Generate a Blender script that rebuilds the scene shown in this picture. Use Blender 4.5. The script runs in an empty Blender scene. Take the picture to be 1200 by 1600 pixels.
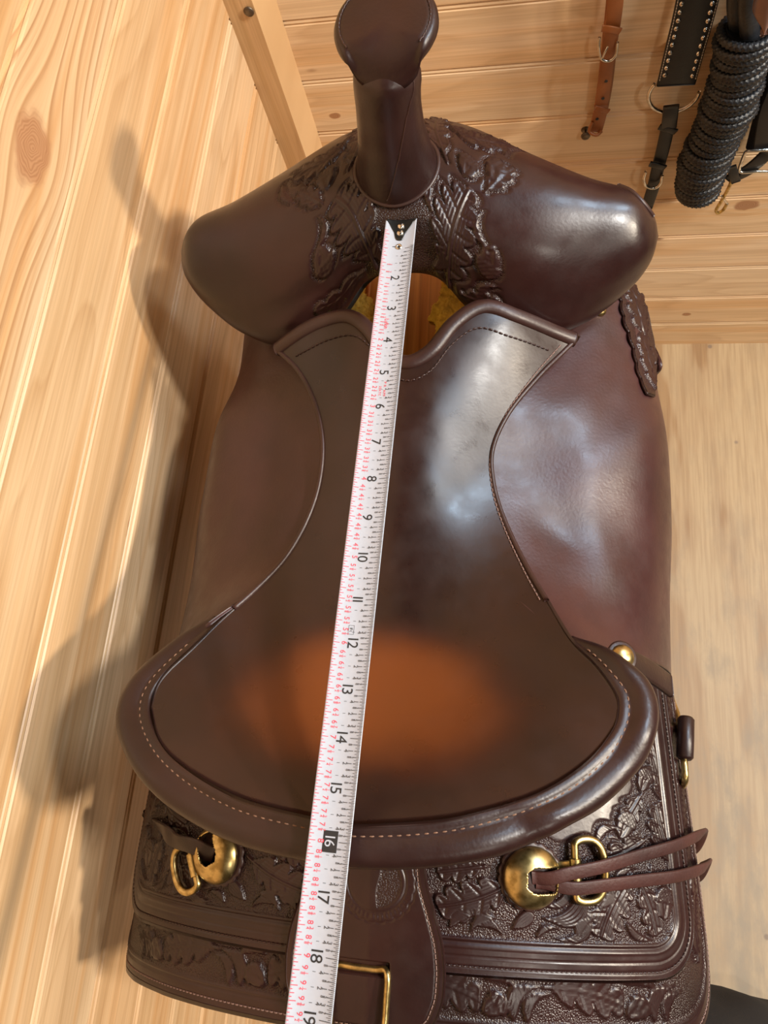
import bpy, math, random
import numpy as np
from mathutils import Matrix, Vector

rng = np.random.default_rng(7)
random.seed(7)
sc = bpy.context.scene
COL = sc.collection
IN = 0.0254

# ------------------------------------------------------------------ camera
# Units while measuring: inches, origin at the lens, X right along the back wall,
# Y towards the back wall, Z up.  The lens hangs 57 in above the floor.
CAMH = 57.0
FPX = 1180.0
EX = np.array([0.98253684, 0.02699277, -0.18409984])
EY = np.array([0.08398791, -0.94722926, 0.30935861])
EZ = np.array([-0.16603431, -0.31941839, -0.93295471])
RW = np.array([EX, EY, EZ])                      # camera axes -> room axes
cam_d = bpy.data.cameras.new('camera')
cam_d.sensor_fit = 'VERTICAL'
cam_d.sensor_height = 36.0
cam_d.sensor_width = 27.0
cam_d.lens = FPX / 1600 * 36.0
cam_d.clip_start = 0.01
cam = bpy.data.objects.new('camera', cam_d)
COL.objects.link(cam)
m = Matrix.Identity(4)
for r in range(3):
    m[r][0] = RW[r][0]; m[r][1] = -RW[r][1]; m[r][2] = -RW[r][2]
m[2][3] = CAMH * IN
cam.matrix_world = m
sc.camera = cam

# ------------------------------------------------------------------ world and lamps
world = bpy.data.worlds.new('room_air')
sc.world = world
world.use_nodes = True
world.node_tree.nodes['Background'].inputs[0].default_value = (1.0, 0.86, 0.70, 1)
world.node_tree.nodes['Background'].inputs[1].default_value = 0.06

def lamp(name, loc, target, size, energy, color, shape='DISK', size_y=None):
    d = bpy.data.lights.new(name, 'AREA')
    d.shape = shape; d.size = size; d.energy = energy; d.color = color
    if size_y: d.size_y = size_y
    o = bpy.data.objects.new(name, d); COL.objects.link(o)
    L = Vector([c * IN for c in loc]); L.z += CAMH * IN
    T = Vector([c * IN for c in target]); T.z += CAMH * IN
    o.location = L
    o.rotation_euler = (T - L).to_track_quat('-Z', 'Y').to_euler()
    return o

lamp('ceiling_lamp_warm', (116, -1, 51), (-8, 4, -20), 0.20, 112, (1.0, 0.87, 0.70))
lamp('ceiling_lamp_cool', (64, 9, 53), (-8, 6, -20), 0.25, 46, (1.0, 0.97, 0.92))
lamp('window_daylight', (34, 33.2, 16), (34, -10, 0), 0.44, 36, (0.58, 0.79, 1.0), 'RECTANGLE', 0.80)
lamp('added_back_wall_fill', (52, -62, 53), (-2, 20, -25), 0.3, 12, (1.0, 0.93, 0.82))  # unseen fill lamp, added to brighten the back wall
sc.view_settings.view_transform = 'Standard'
sc.view_settings.look = 'None'
sc.view_settings.gamma = 1.0
sc.view_settings.use_curve_mapping = False
sc.view_settings.exposure = 0.0

# ------------------------------------------------------------------ measuring helpers
def ray(px, py):
    return RW @ np.array([px - 600.0, py - 800.0, FPX])
def at_x(px, py, X): d = ray(px, py); return d * (X / d[0])
def at_y(px, py, Y): d = ray(px, py); return d * (Y / d[1])
def at_z(px, py, Z): d = ray(px, py); return d * (Z / d[2])

SO = np.array([-3.6, -1.65, -16.0])              # saddle origin: top centre of the cantle
SA = math.radians(1.0)
SU = np.array([math.cos(SA), math.sin(SA), 0]); SV = np.array([-math.sin(SA), math.cos(SA), 0]); SW = np.array([0, 0, 1.0])
SR = np.array([SU, SV, SW])
def to_uvw(p): return SR @ (np.asarray(p) - SO)
def sp(px, py, w):
    """point of the saddle at height w (inches above the cantle top) seen at a place in the photo"""
    return to_uvw(at_z(px, py, SO[2] + w))
def project(P):
    P = np.asarray(P, float)
    Wd = P @ SR + SO
    c = Wd @ RW
    return np.stack([600 + FPX * c[..., 0] / c[..., 2], 800 + FPX * c[..., 1] / c[..., 2]], -1)

def crom(P, n, closed=False):
    """Catmull-Rom through P, n samples evenly spaced in chord length"""
    P = np.asarray(P, float)
    k = len(P)
    if closed: Q = np.vstack([P[-1], P, P[0], P[1]])
    else: Q = np.vstack([2 * P[0] - P[1], P, 2 * P[-1] - P[-2]])
    segs = k if closed else k - 1
    t = np.linspace(0, 1, 24, endpoint=False)[:, None]
    out = []
    for i in range(segs):
        a, b, c, d = Q[i], Q[i + 1], Q[i + 2], Q[i + 3]
        out.append(0.5 * (2 * b + (c - a) * t + (2 * a - 5 * b + 4 * c - d) * t ** 2 + (3 * b - a - 3 * c + d) * t ** 3))
    out.append((P[0] if closed else P[-1])[None])
    D = np.vstack(out)
    L = np.r_[0, np.cumsum(np.linalg.norm(np.diff(D, axis=0), axis=1))]
    q = np.linspace(0, L[-1], n, endpoint=not closed)
    return np.stack([np.interp(q, L, D[:, j]) for j in range(D.shape[1])], 1)

def crom_u(P, n):
    """Catmull-Rom, uniform in the control points (keeps rows of a loft aligned)"""
    P = np.asarray(P, float); k = len(P)
    Q = np.concatenate([2 * P[:1] - P[1:2], P, 2 * P[-1:] - P[-2:-1]])
    x = np.linspace(0, k - 1, n); i = np.minimum(x.astype(int), k - 2)
    t = (x - i).reshape((-1,) + (1,) * (P.ndim - 1))
    a, b, c, d = Q[i], Q[i + 1], Q[i + 2], Q[i + 3]
    return 0.5 * (2 * b + (c - a) * t + (2 * a - 5 * b + 4 * c - d) * t ** 2 + (3 * b - a - 3 * c + d) * t ** 3)

def tps(ctrl, lam=0.02):
    C = np.asarray(ctrl, float); xy = C[:, :2]; z = C[:, 2]; n = len(C)
    def phi(r2): return np.where(r2 > 1e-12, r2 * np.log(r2 + 1e-12), 0)
    K = phi(((xy[:, None] - xy[None]) ** 2).sum(-1)) + lam * np.eye(n)
    Pm = np.c_[np.ones(n), xy]
    A = np.zeros((n + 3, n + 3)); A[:n, :n] = K; A[:n, n:] = Pm; A[n:, :n] = Pm.T
    s = np.linalg.solve(A, np.r_[z, 0, 0, 0])
    def F(u, v):
        u = np.asarray(u, float); v = np.asarray(v, float); sh = np.broadcast(u, v).shape
        q = np.stack([np.broadcast_to(u, sh).ravel(), np.broadcast_to(v, sh).ravel()], 1)
        K2 = phi(((q[:, None] - xy[None]) ** 2).sum(-1))
        return (K2 @ s[:n] + s[n] + q @ s[n + 1:]).reshape(sh)
    return F

def sstep(x): x = np.clip(x, 0, 1); return x * x * (3 - 2 * x)

# ------------------------------------------------------------------ mesh helpers
def mesh_obj(name, V, Fc, mat, parent=None, smooth=True, scale=IN, attrs=None, label=None):
    V = np.asarray(V, float).reshape(-1, 3) * scale
    me = bpy.data.meshes.new(name)
    me.from_pydata(V.tolist(), [], Fc if isinstance(Fc, list) else Fc.tolist())
    me.update()
    if smooth: me.polygons.foreach_set('use_smooth', [True] * len(me.polygons))
    if attrs:
        for k, a in attrs.items():
            at = me.attributes.new(k, 'FLOAT', 'POINT'); at.data.foreach_set('value', np.asarray(a, np.float32).ravel())
    o = bpy.data.objects.new(name, me); COL.objects.link(o)
    if mat: me.materials.append(mat)
    if parent: o.parent = parent
    if label: o['label'] = label
    return o

def quads(n, m, cn=False, cm=False, off=0, flip=False):
    i = np.arange(n if cn else n - 1); j = np.arange(m if cm else m - 1)
    I, J = np.meshgrid(i, j, indexing='ij'); I2 = (I + 1) % n; J2 = (J + 1) % m
    f = np.stack([I * m + J, I2 * m + J, I2 * m + J2, I * m + J2], -1).reshape(-1, 4) + off
    return f[:, ::-1] if flip else f

def grid_normals(P):
    du = np.gradient(P, axis=0); dv = np.gradient(P, axis=1)
    N = np.cross(du, dv); N /= (np.linalg.norm(N, axis=-1, keepdims=True) + 1e-12)
    return N

def shell(name, P, thick, mat, parent=None, up=(0, 0, 1), h=None, bg=None, label=None, edge=0.5):
    """grid P turned into a sheet of leather: relief h on the face, rounded edge, underside"""
    n, m, _ = P.shape
    N = grid_normals(P)
    if (N @ np.asarray(up, float)).sum() < 0: N = -N
    T = P + (N * h[..., None] if h is not None else 0)
    B = P - N * thick
    V = np.vstack([T.reshape(-1, 3), B.reshape(-1, 3)])
    test = np.cross(T[1, 0] - T[0, 0], T[0, 1] - T[0, 0]) @ N[0, 0]
    fl = test < 0
    F = [quads(n, m, flip=fl), quads(n, m, off=n * m, flip=not fl)]
    # rim loop
    loop = np.r_[np.arange(m), np.arange(2, n) * m - 1 + 0, np.array([], int)].astype(int)
    loop = np.concatenate([np.arange(m), np.arange(1, n) * m + m - 1, (n - 1) * m + np.arange(m - 2, -1, -1), np.arange(n - 2, 0, -1) * m])
    Tl = T.reshape(-1, 3)[loop]; Bl = B.reshape(-1, 3)[loop]
    mid = (Tl + Bl) / 2; k = len(loop)
    tang = np.roll(mid, -1, 0) - np.roll(mid, 1, 0)
    out = np.cross(tang, N.reshape(-1, 3)[loop]); out /= (np.linalg.norm(out, axis=1, keepdims=True) + 1e-12)
    ctr = P.reshape(-1, 3).mean(0)
    if ((mid - ctr) * out).sum() < 0: out = -out
    R1 = Tl * .8 + Bl * .2 + out * thick * edge * .75; R2 = Tl * .2 + Bl * .8 + out * thick * edge * .75
    base = len(V); V = np.vstack([V, R1, R2])
    a = np.arange(k); b = (a + 1) % k
    q = [np.stack([loop[a], loop[b], base + b, base + a], 1),
         np.stack([base + a, base + b, base + k + b, base + k + a], 1),
         np.stack([base + k + a, base + k + b, n * m + loop[b], n * m + loop[a]], 1)]
    if not fl: q = [x[:, ::-1] for x in q]
    F += q
    attrs = None
    if bg is not None:
        A = np.zeros(len(V)); A[:n * m] = bg.ravel(); attrs = {'bg': A}
    return mesh_obj(name, V, np.vstack(F), mat, parent, attrs=attrs, label=label)

def frames(path, up=(0, 0, 1), closed=False):
    path = np.asarray(path, float)
    if closed: T = np.roll(path, -1, 0) - np.roll(path, 1, 0)
    else: T = np.gradient(path, axis=0)
    T /= np.linalg.norm(T, axis=1, keepdims=True) + 1e-12
    U = np.asarray(up, float)
    if U.ndim == 1: U = np.broadcast_to(U, T.shape)
    S = np.cross(T, U); S /= np.linalg.norm(S, axis=1, keepdims=True) + 1e-12
    Nn = np.cross(S, T)
    return T, S, Nn

def sweep_data(path, prof, up=(0, 0, 1), closed=False, rad=None):
    path = np.asarray(path, float); prof = np.asarray(prof, float)
    T, S, Nn = frames(path, up, closed)
    r = np.ones(len(path)) if rad is None else np.asarray(rad, float)
    V = path[:, None] + (S[:, None] * prof[None, :, :1] + Nn[:, None] * prof[None, :, 1:]) * r[:, None, None]
    n, m = V.shape[:2]
    F = quads(n, m, cn=closed, cm=True).tolist()
    if not closed:
        F.append(list(range(m))[::-1]); F.append([(n - 1) * m + j for j in range(m)])
    return V.reshape(-1, 3), F
def circle(r, k=10, sx=1.0): a = np.linspace(0, 2 * math.pi, k, endpoint=False); return np.stack([np.cos(a) * r * sx, np.sin(a) * r], 1)
def rrect(w, h, r=None, k=3):
    r = r or min(w, h) * .35; pts = []
    for cx, cy, a0 in ((w / 2 - r, h / 2 - r, 0), (-w / 2 + r, h / 2 - r, 90), (-w / 2 + r, -h / 2 + r, 180), (w / 2 - r, -h / 2 + r, 270)):
        for a in np.linspace(0, 90, k): t = math.radians(a0 + a); pts.append((cx + r * math.cos(t), cy + r * math.sin(t)))
    return np.array(pts)
def sweep(name, path, prof, mat, parent=None, up=(0, 0, 1), closed=False, rad=None, label=None, smooth=True):
    V, F = sweep_data(path, prof, up, closed, rad)
    return mesh_obj(name, V, F, mat, parent, label=label, smooth=smooth)
def lathe_data(prof, k=32, origin=(0, 0, 0), axis=(0, 0, 1), xdir=None):
    """prof: (r, h) rows, from one end to the other; closed where r = 0"""
    ax = np.asarray(axis, float); ax /= np.linalg.norm(ax)
    x = np.asarray(xdir if xdir is not None else (1, 0, 0) if abs(ax[0]) < .9 else (0, 1, 0), float)
    x = x - ax * (x @ ax); x /= np.linalg.norm(x); y = np.cross(ax, x)
    a = np.linspace(0, 2 * math.pi, k, endpoint=False)
    prof = np.asarray(prof, float)
    V = np.asarray(origin, float) + prof[:, 0][:, None, None] * (np.cos(a)[None, :, None] * x + np.sin(a)[None, :, None] * y) + prof[:, 1][:, None, None] * ax
    return V.reshape(-1, 3), quads(len(prof), k, cm=True).tolist()
def join(parts):
    V, F, o = [], [], 0
    for v, f in parts:
        V.append(np.asarray(v)); F += [[i + o for i in q] for q in (f if isinstance(f, list) else f.tolist())]; o += len(v)
    return np.vstack(V), F
def box_data(c, sx, sy, sz, ax=None):
    A = np.eye(3) if ax is None else np.asarray(ax, float)
    V = [np.asarray(c) + A[0] * sx / 2 * i + A[1] * sy / 2 * j + A[2] * sz / 2 * k for i in (-1, 1) for j in (-1, 1) for k in (-1, 1)]
    return np.array(V), [[0, 1, 3, 2], [4, 6, 7, 5], [0, 4, 5, 1], [2, 3, 7, 6], [0, 2, 6, 4], [1, 5, 7, 3]]

def stitches(name, path, nrm, mat, parent, gap=0.17, ln=0.11, r=0.026, lift=0.012):
    path = np.asarray(path, float); L = np.r_[0, np.cumsum(np.linalg.norm(np.diff(path, axis=0), axis=1))]
    parts = []
    nrm = np.broadcast_to(np.asarray(nrm, float), path.shape)
    for q in np.arange(gap * .5, L[-1] - gap * .4, gap):
        p0 = np.array([np.interp(q - ln / 2, L, path[:, j]) for j in range(3)])
        p1 = np.array([np.interp(q + ln / 2, L, path[:, j]) for j in range(3)])
        nn = np.array([np.interp(q, L, nrm[:, j]) for j in range(3)]); nn /= np.linalg.norm(nn) + 1e-9
        mid = (p0 + p1) / 2 + nn * (lift + r * .6)
        parts.append(sweep_data([p0 + nn * (lift - r * .5), p0 * .75 + p1 * .25 + nn * (lift + r * .4), mid, p0 * .25 + p1 * .75 + nn * (lift + r * .4), p1 + nn * (lift - r * .5)], circle(r, 5), up=nn))
    V, F = join(parts)
    o = mesh_obj(name, V, F, mat, parent); o['kind'] = 'stuff'
    return o

def empty(name, loc=(0, 0, 0), rz=0.0, label=None, cat=None, group=None):
    o = bpy.data.objects.new(name, None); COL.objects.link(o)
    o.location = loc; o.rotation_euler = (0, 0, rz)
    if label: o['label'] = label
    if cat: o['category'] = cat
    if group: o['group'] = group
    return o

# ------------------------------------------------------------------ materials
def new_mat(name):
    mt = bpy.data.materials.new(name); mt.use_nodes = True
    nt = mt.node_tree
    return mt, nt, nt.nodes['Principled BSDF']
def nd(nt, typ, **kw):
    n = nt.nodes.new(typ)
    for k, v in kw.items():
        if k in ('operation', 'blend_type', 'data_type', 'attribute_name', 'wave_type', 'bands_direction', 'feature', 'noise_dimensions', 'voronoi_dimensions', 'rings_direction', 'distance', 'interpolation_type', 'wave_profile'): setattr(n, k, v)
        else: n.inputs[k].default_value = v
    return n
def ramp(nt, fac, stops):
    r = nt.nodes.new('ShaderNodeValToRGB')
    while len(r.color_ramp.elements) < len(stops): r.color_ramp.elements.new(0.5)
    for e, (p, c) in zip(r.color_ramp.elements, stops): e.position = p; e.color = tuple(c) + (1,) if len(c) == 3 else c
    nt.links.new(fac, r.inputs[0]); return r
def mix(nt, a, b, f, bt='MIX'):
    x = nt.nodes.new('ShaderNodeMix'); x.data_type = 'RGBA'; x.blend_type = bt
    for sock, val in ((x.inputs[0], f), (x.inputs[6], a), (x.inputs[7], b)):
        if hasattr(val, 'is_linked'): nt.links.new(val, sock)
        elif isinstance(val, (int, float)): sock.default_value = val
        else: sock.default_value = tuple(val) + (1,) if len(val) == 3 else val
    return x.outputs[2]
def math_n(nt, op, a, b=None, c=None):
    x = nt.nodes.new('ShaderNodeMath'); x.operation = op
    for i, v in enumerate((a, b, c)):
        if v is None: continue
        if hasattr(v, 'is_linked'): nt.links.new(v, x.inputs[i])
        else: x.inputs[i].default_value = v
    return x.outputs[0]

def leather(name, dark, light, rough=0.36, bump=0.18, scratch=0.0, pebble=False, stain=None, spec=0.5):
    mt, nt, b = new_mat(name)
    tc = nt.nodes.new('ShaderNodeTexCoord'); obj = tc.outputs['Object']
    n1 = nd(nt, 'ShaderNodeTexNoise', Scale=14.0, Detail=4.0, Roughness=0.55); nt.links.new(obj, n1.inputs['Vector'])
    col = ramp(nt, n1.outputs[0], [(0.32, dark), (0.70, light)]).outputs[0]
    if stain:
        # the seat's dye is worn to tan where a rider sits: a patch with its own outline
        (cu, cv, ru, rv, tint, mid) = stain
        sx = nt.nodes.new('ShaderNodeSeparateXYZ'); nt.links.new(obj, sx.inputs[0])
        n3 = nd(nt, 'ShaderNodeTexNoise', Scale=22.0, Detail=3.0); nt.links.new(obj, n3.inputs['Vector'])
        du = math_n(nt, 'DIVIDE', math_n(nt, 'SUBTRACT', sx.outputs[0], cu * IN), ru * IN)
        dv = math_n(nt, 'DIVIDE', math_n(nt, 'SUBTRACT', sx.outputs[1], cv * IN), rv * IN)
        dv = math_n(nt, 'ADD', dv, math_n(nt, 'MULTIPLY', math_n(nt, 'MULTIPLY', du, du), 0.10))
        du4 = math_n(nt, 'POWER', math_n(nt, 'ABSOLUTE', du), 2.1); dv4 = math_n(nt, 'POWER', math_n(nt, 'ABSOLUTE', dv), 2.2)
        r = math_n(nt, 'ADD', du4, dv4)
        r = math_n(nt, 'ADD', r, math_n(nt, 'MULTIPLY', math_n(nt, 'SUBTRACT', n3.outputs[0], 0.5), 0.55))
        mr = nt.nodes.new('ShaderNodeMapRange'); mr.interpolation_type = 'SMOOTHSTEP'
        nt.links.new(r, mr.inputs[0]); mr.inputs[1].default_value = 0.0; mr.inputs[2].default_value = 1.9; mr.inputs[3].default_value = 1.0; mr.inputs[4].default_value = 0.0
        tcol = ramp(nt, mr.outputs[0], [(0.0, dark), (0.45, mid), (1.0, tint)]).outputs[0]
        col = mix(nt, col, tcol, mr.outputs[0])
    nt.links.new(col, b.inputs['Base Color'])
    n2 = nd(nt, 'ShaderNodeTexNoise', Scale=70.0, Detail=3.0); nt.links.new(obj, n2.inputs['Vector'])
    rr = nt.nodes.new('ShaderNodeMapRange'); nt.links.new(n2.outputs[0], rr.inputs[0])
    rr.inputs[1].default_value = 0.3; rr.inputs[2].default_value = 0.7; rr.inputs[3].default_value = rough - .05; rr.inputs[4].default_value = rough + .07
    nt.links.new(rr.outputs[0], b.inputs['Roughness'])
    b.inputs['Specular IOR Level'].default_value = spec
    g = nd(nt, 'ShaderNodeTexNoise', Scale=420.0, Detail=1.0); nt.links.new(obj, g.inputs['Vector'])
    bp = nt.nodes.new('ShaderNodeBump'); bp.inputs['Strength'].default_value = bump; bp.inputs['Distance'].default_value = 0.0006
    hgt = g.outputs[0]
    if scratch > 0:
        mp = nd(nt, 'ShaderNodeMapping'); mp.inputs['Scale'].default_value = (90, 16, 40); mp.inputs['Rotation'].default_value = (0, 0, .4); nt.links.new(obj, mp.inputs[0])
        v = nd(nt, 'ShaderNodeTexVoronoi', Scale=1.0, feature='DISTANCE_TO_EDGE'); nt.links.new(mp.outputs[0], v.inputs['Vector'])
        n4 = nd(nt, 'ShaderNodeTexNoise', Scale=30.0); nt.links.new(obj, n4.inputs['Vector'])
        ln = ramp(nt, v.outputs['Distance'], [(0.0, (0, 0, 0)), (0.035, (1, 1, 1))]).outputs[0]
        msk = ramp(nt, n4.outputs[0], [(0.52, (0, 0, 0)), (0.6, (1, 1, 1))]).outputs[0]
        cr = mix(nt, (1, 1, 1), ln, msk)
        hgt = math_n(nt, 'ADD', hgt, math_n(nt, 'MULTIPLY', cr, scratch))
    nt.links.new(hgt, bp.inputs['Height'])
    nrm = bp.outputs[0]
    if pebble:
        at = nd(nt, 'ShaderNodeAttribute', attribute_name='bg')
        v = nd(nt, 'ShaderNodeTexVoronoi', Scale=880.0); nt.links.new(obj, v.inputs['Vector'])
        h = math_n(nt, 'MULTIPLY', math_n(nt, 'SUBTRACT', 0.6, v.outputs['Distance']), at.outputs['Fac'])
        b2 = nt.nodes.new('ShaderNodeBump'); b2.inputs['Strength'].default_value = 0.5; b2.inputs['Distance'].default_value = 0.0011
        nt.links.new(h, b2.inputs['Height']); nt.links.new(nrm, b2.inputs['Normal']); nrm = b2.outputs[0]
    nt.links.new(nrm, b.inputs['Normal'])
    return mt

def metal(name, col, rough=0.25, grime=None):
    mt, nt, b = new_mat(name)
    b.inputs['Metallic'].default_value = 1.0; b.inputs['Roughness'].default_value = rough
    tc = nt.nodes.new('ShaderNodeTexCoord')
    n = nd(nt, 'ShaderNodeTexNoise', Scale=160.0, Detail=4.0); nt.links.new(tc.outputs['Object'], n.inputs['Vector'])
    c = ramp(nt, n.outputs[0], [(0.38, grime or [x * .6 for x in col]), (0.58, col)]).outputs[0]
    nt.links.new(c, b.inputs['Base Color'])
    return mt

def plain(name, col, rough=0.6, bump=0.0, scale=300.0, vary=0.15, sheen=0.0):
    mt, nt, b = new_mat(name)
    tc = nt.nodes.new('ShaderNodeTexCoord')
    n = nd(nt, 'ShaderNodeTexNoise', Scale=scale, Detail=3.0); nt.links.new(tc.outputs['Object'], n.inputs['Vector'])
    c = ramp(nt, n.outputs[0], [(0.3, [x * (1 - vary) for x in col]), (0.7, [min(1, x * (1 + vary)) for x in col])]).outputs[0]
    nt.links.new(c, b.inputs['Base Color']); b.inputs['Roughness'].default_value = rough
    if bump:
        bp = nt.nodes.new('ShaderNodeBump'); bp.inputs['Strength'].default_value = bump; bp.inputs['Distance'].default_value = 0.001
        nt.links.new(n.outputs[0], bp.inputs['Height']); nt.links.new(bp.outputs[0], b.inputs['Normal'])
    if sheen: b.inputs['Sheen Weight'].default_value = sheen
    return mt

def pine(name, pale=(0.70, 0.52, 0.33), tone=(0.62, 0.42, 0.235), ring=(0.46, 0.26, 0.115), knots=(), ring_freq=26.0, ring_amt=0.55, swirl=0.35, seed=0.0, use_random=True, rough=0.42):
    """pine board: local x runs along the board, y across it (metres)"""
    mt, nt, b = new_mat(name)
    tc = nt.nodes.new('ShaderNodeTexCoord'); sx = nt.nodes.new('ShaderNodeSeparateXYZ')
    nt.links.new(tc.outputs['Object'], sx.inputs[0])
    x, y = sx.outputs[0], sx.outputs[1]
    if use_random:
        oi = nt.nodes.new('ShaderNodeObjectInfo'); rnd = oi.outputs['Random']
    else:
        vv = nt.nodes.new('ShaderNodeValue'); vv.outputs[0].default_value = seed; rnd = vv.outputs[0]
    off = math_n(nt, 'MULTIPLY', rnd, 37.0)
    kfac = None; yw = y
    for (kx, ky, kr) in knots:
        dx = math_n(nt, 'SUBTRACT', x, kx); dy = math_n(nt, 'SUBTRACT', y, ky)
        dxs = math_n(nt, 'MULTIPLY', dx, 0.62)
        r2 = math_n(nt, 'ADD', math_n(nt, 'MULTIPLY', dxs, dxs), math_n(nt, 'MULTIPLY', dy, dy))
        r = math_n(nt, 'SQRT', r2)
        ks = nd(nt, 'ShaderNodeTexNoise', Scale=38.0, Detail=2.0); nt.links.new(tc.outputs['Object'], ks.inputs['Vector'])
        r = math_n(nt, 'ADD', r, math_n(nt, 'MULTIPLY', math_n(nt, 'SUBTRACT', ks.outputs[0], 0.5), kr * 0.9))
        # fibres part around the knot
        g = math_n(nt, 'EXPONENT', math_n(nt, 'MULTIPLY', r2, -1.0 / (2.2 * kr) ** 2))
        yw = math_n(nt, 'SUBTRACT', yw, math_n(nt, 'MULTIPLY', math_n(nt, 'MULTIPLY', dy, g), 0.85))
        k = nt.nodes.new('ShaderNodeMapRange'); k.interpolation_type = 'SMOOTHSTEP'; nt.links.new(r, k.inputs[0])
        k.inputs[1].default_value = kr * .75; k.inputs[2].default_value = kr * 1.1; k.inputs[3].default_value = 1.0; k.inputs[4].default_value = 0.0
        kn = nd(nt, 'ShaderNodeTexNoise', Scale=60.0); nt.links.new(tc.outputs['Object'], kn.inputs['Vector'])
        rings = math_n(nt, 'SINE', math_n(nt, 'ADD', math_n(nt, 'MULTIPLY', r, 3600.0), math_n(nt, 'MULTIPLY', kn.outputs[0], 22.0)))
        kk = (k.outputs[0], rings)
        kfac = kk if kfac is None else (math_n(nt, 'MAXIMUM', kfac[0], kk[0]), math_n(nt, 'MULTIPLY', kfac[1], rings))
    cb = nt.nodes.new('ShaderNodeCombineXYZ')
    nt.links.new(math_n(nt, 'ADD', math_n(nt, 'MULTIPLY', x, 2.2), off), cb.inputs[0]); nt.links.new(math_n(nt, 'ADD', math_n(nt, 'MULTIPLY', yw, 13.0), off), cb.inputs[1]); nt.links.new(off, cb.inputs[2])
    w1 = nd(nt, 'ShaderNodeTexNoise', Scale=1.0, Detail=2.0, Roughness=0.5); nt.links.new(cb.outputs[0], w1.inputs['Vector'])
    # growth rings: contours of a stretched field plus the distance across the board
    fld = math_n(nt, 'ADD', math_n(nt, 'MULTIPLY', w1.outputs[0], swirl * 10), math_n(nt, 'MULTIPLY', yw, ring_freq))
    saw = math_n(nt, 'FRACT', math_n(nt, 'MULTIPLY', fld, 2.6))
    line = ramp(nt, saw, [(0.0, (0, 0, 0)), (0.62, (.28, .28, .28)), (0.90, (1, 1, 1)), (1.0, (0, 0, 0))]).outputs[0]
    cb2 = nt.nodes.new('ShaderNodeCombineXYZ')
    nt.links.new(math_n(nt, 'ADD', math_n(nt, 'MULTIPLY', x, 5.0), off), cb2.inputs[0]); nt.links.new(math_n(nt, 'MULTIPLY', yw, 420.0), cb2.inputs[1]); nt.links.new(off, cb2.inputs[2])
    fib = nd(nt, 'ShaderNodeTexNoise', Scale=1.0, Detail=4.0, Roughness=0.6); nt.links.new(cb2.outputs[0], fib.inputs['Vector'])
    cb3 = nt.nodes.new('ShaderNodeCombineXYZ')
    nt.links.new(math_n(nt, 'ADD', math_n(nt, 'MULTIPLY', x, 1.1), off), cb3.inputs[0]); nt.links.new(math_n(nt, 'MULTIPLY', y, 22.0), cb3.inputs[1]); nt.links.new(off, cb3.inputs[2])
    big = nd(nt, 'ShaderNodeTexNoise', Scale=1.0, Detail=2.0); nt.links.new(cb3.outputs[0], big.inputs['Vector'])
    base = ramp(nt, big.outputs[0], [(0.30, pale), (0.44, tone), (0.52, [pale[0] * 1.04, pale[1] * 1.0, pale[2] * .96]), (0.60, [tone[0] * 1.0, tone[1] * .90, tone[2] * .78]), (0.72, pale)]).outputs[0]
    shift = ramp(nt, rnd, [(0.0, (1.04, 1.02, 1.0)), (0.35, (.95, .90, .82)), (0.7, (1.0, .93, .85)), (1.0, (.90, .84, .74))]).outputs[0]
    base = mix(nt, base, shift, 1.0, 'MULTIPLY')
    c = mix(nt, base, ring, math_n(nt, 'MULTIPLY', line, ring_amt))
    fr = ramp(nt, fib.outputs[0], [(0.30, (.80, .74, .68)), (0.62, (1.03, 1.03, 1.03))]).outputs[0]
    c = mix(nt, c, fr, 0.75, 'MULTIPLY')
    if kfac is not None:
        kc = ramp(nt, math_n(nt, 'MULTIPLY_ADD', kfac[1], 0.5, 0.5), [(0.0, (.34, .155, .07)), (1.0, (.44, .225, .11))]).outputs[0]
        c = mix(nt, c, kc, math_n(nt, 'MULTIPLY', kfac[0], 0.92))
    else:
        # small dark pin knots here and there
        cb4 = nt.nodes.new('ShaderNodeCombineXYZ')
        nt.links.new(math_n(nt, 'ADD', math_n(nt, 'MULTIPLY', x, 3.1), off), cb4.inputs[0]); nt.links.new(math_n(nt, 'MULTIPLY', y, 8.0), cb4.inputs[1]); nt.links.new(off, cb4.inputs[2])
        vo = nd(nt, 'ShaderNodeTexVoronoi', Scale=1.0, Randomness=1.0); nt.links.new(cb4.outputs[0], vo.inputs['Vector'])
        pk = ramp(nt, vo.outputs['Distance'], [(0.018, (1, 1, 1)), (0.04, (0, 0, 0))]).outputs[0]
        c = mix(nt, c, (.22, .085, .03), math_n(nt, 'MULTIPLY', pk, 0.8))
    nt.links.new(c, b.inputs['Base Color'])
    b.inputs['Roughness'].default_value = rough
    bp = nt.nodes.new('ShaderNodeBump'); bp.inputs['Strength'].default_value = 0.12; bp.inputs['Distance'].default_value = 0.0006
    nt.links.new(fib.outputs[0], bp.inputs['Height']); nt.links.new(bp.outputs[0], b.inputs['Normal'])
    return mt

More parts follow.
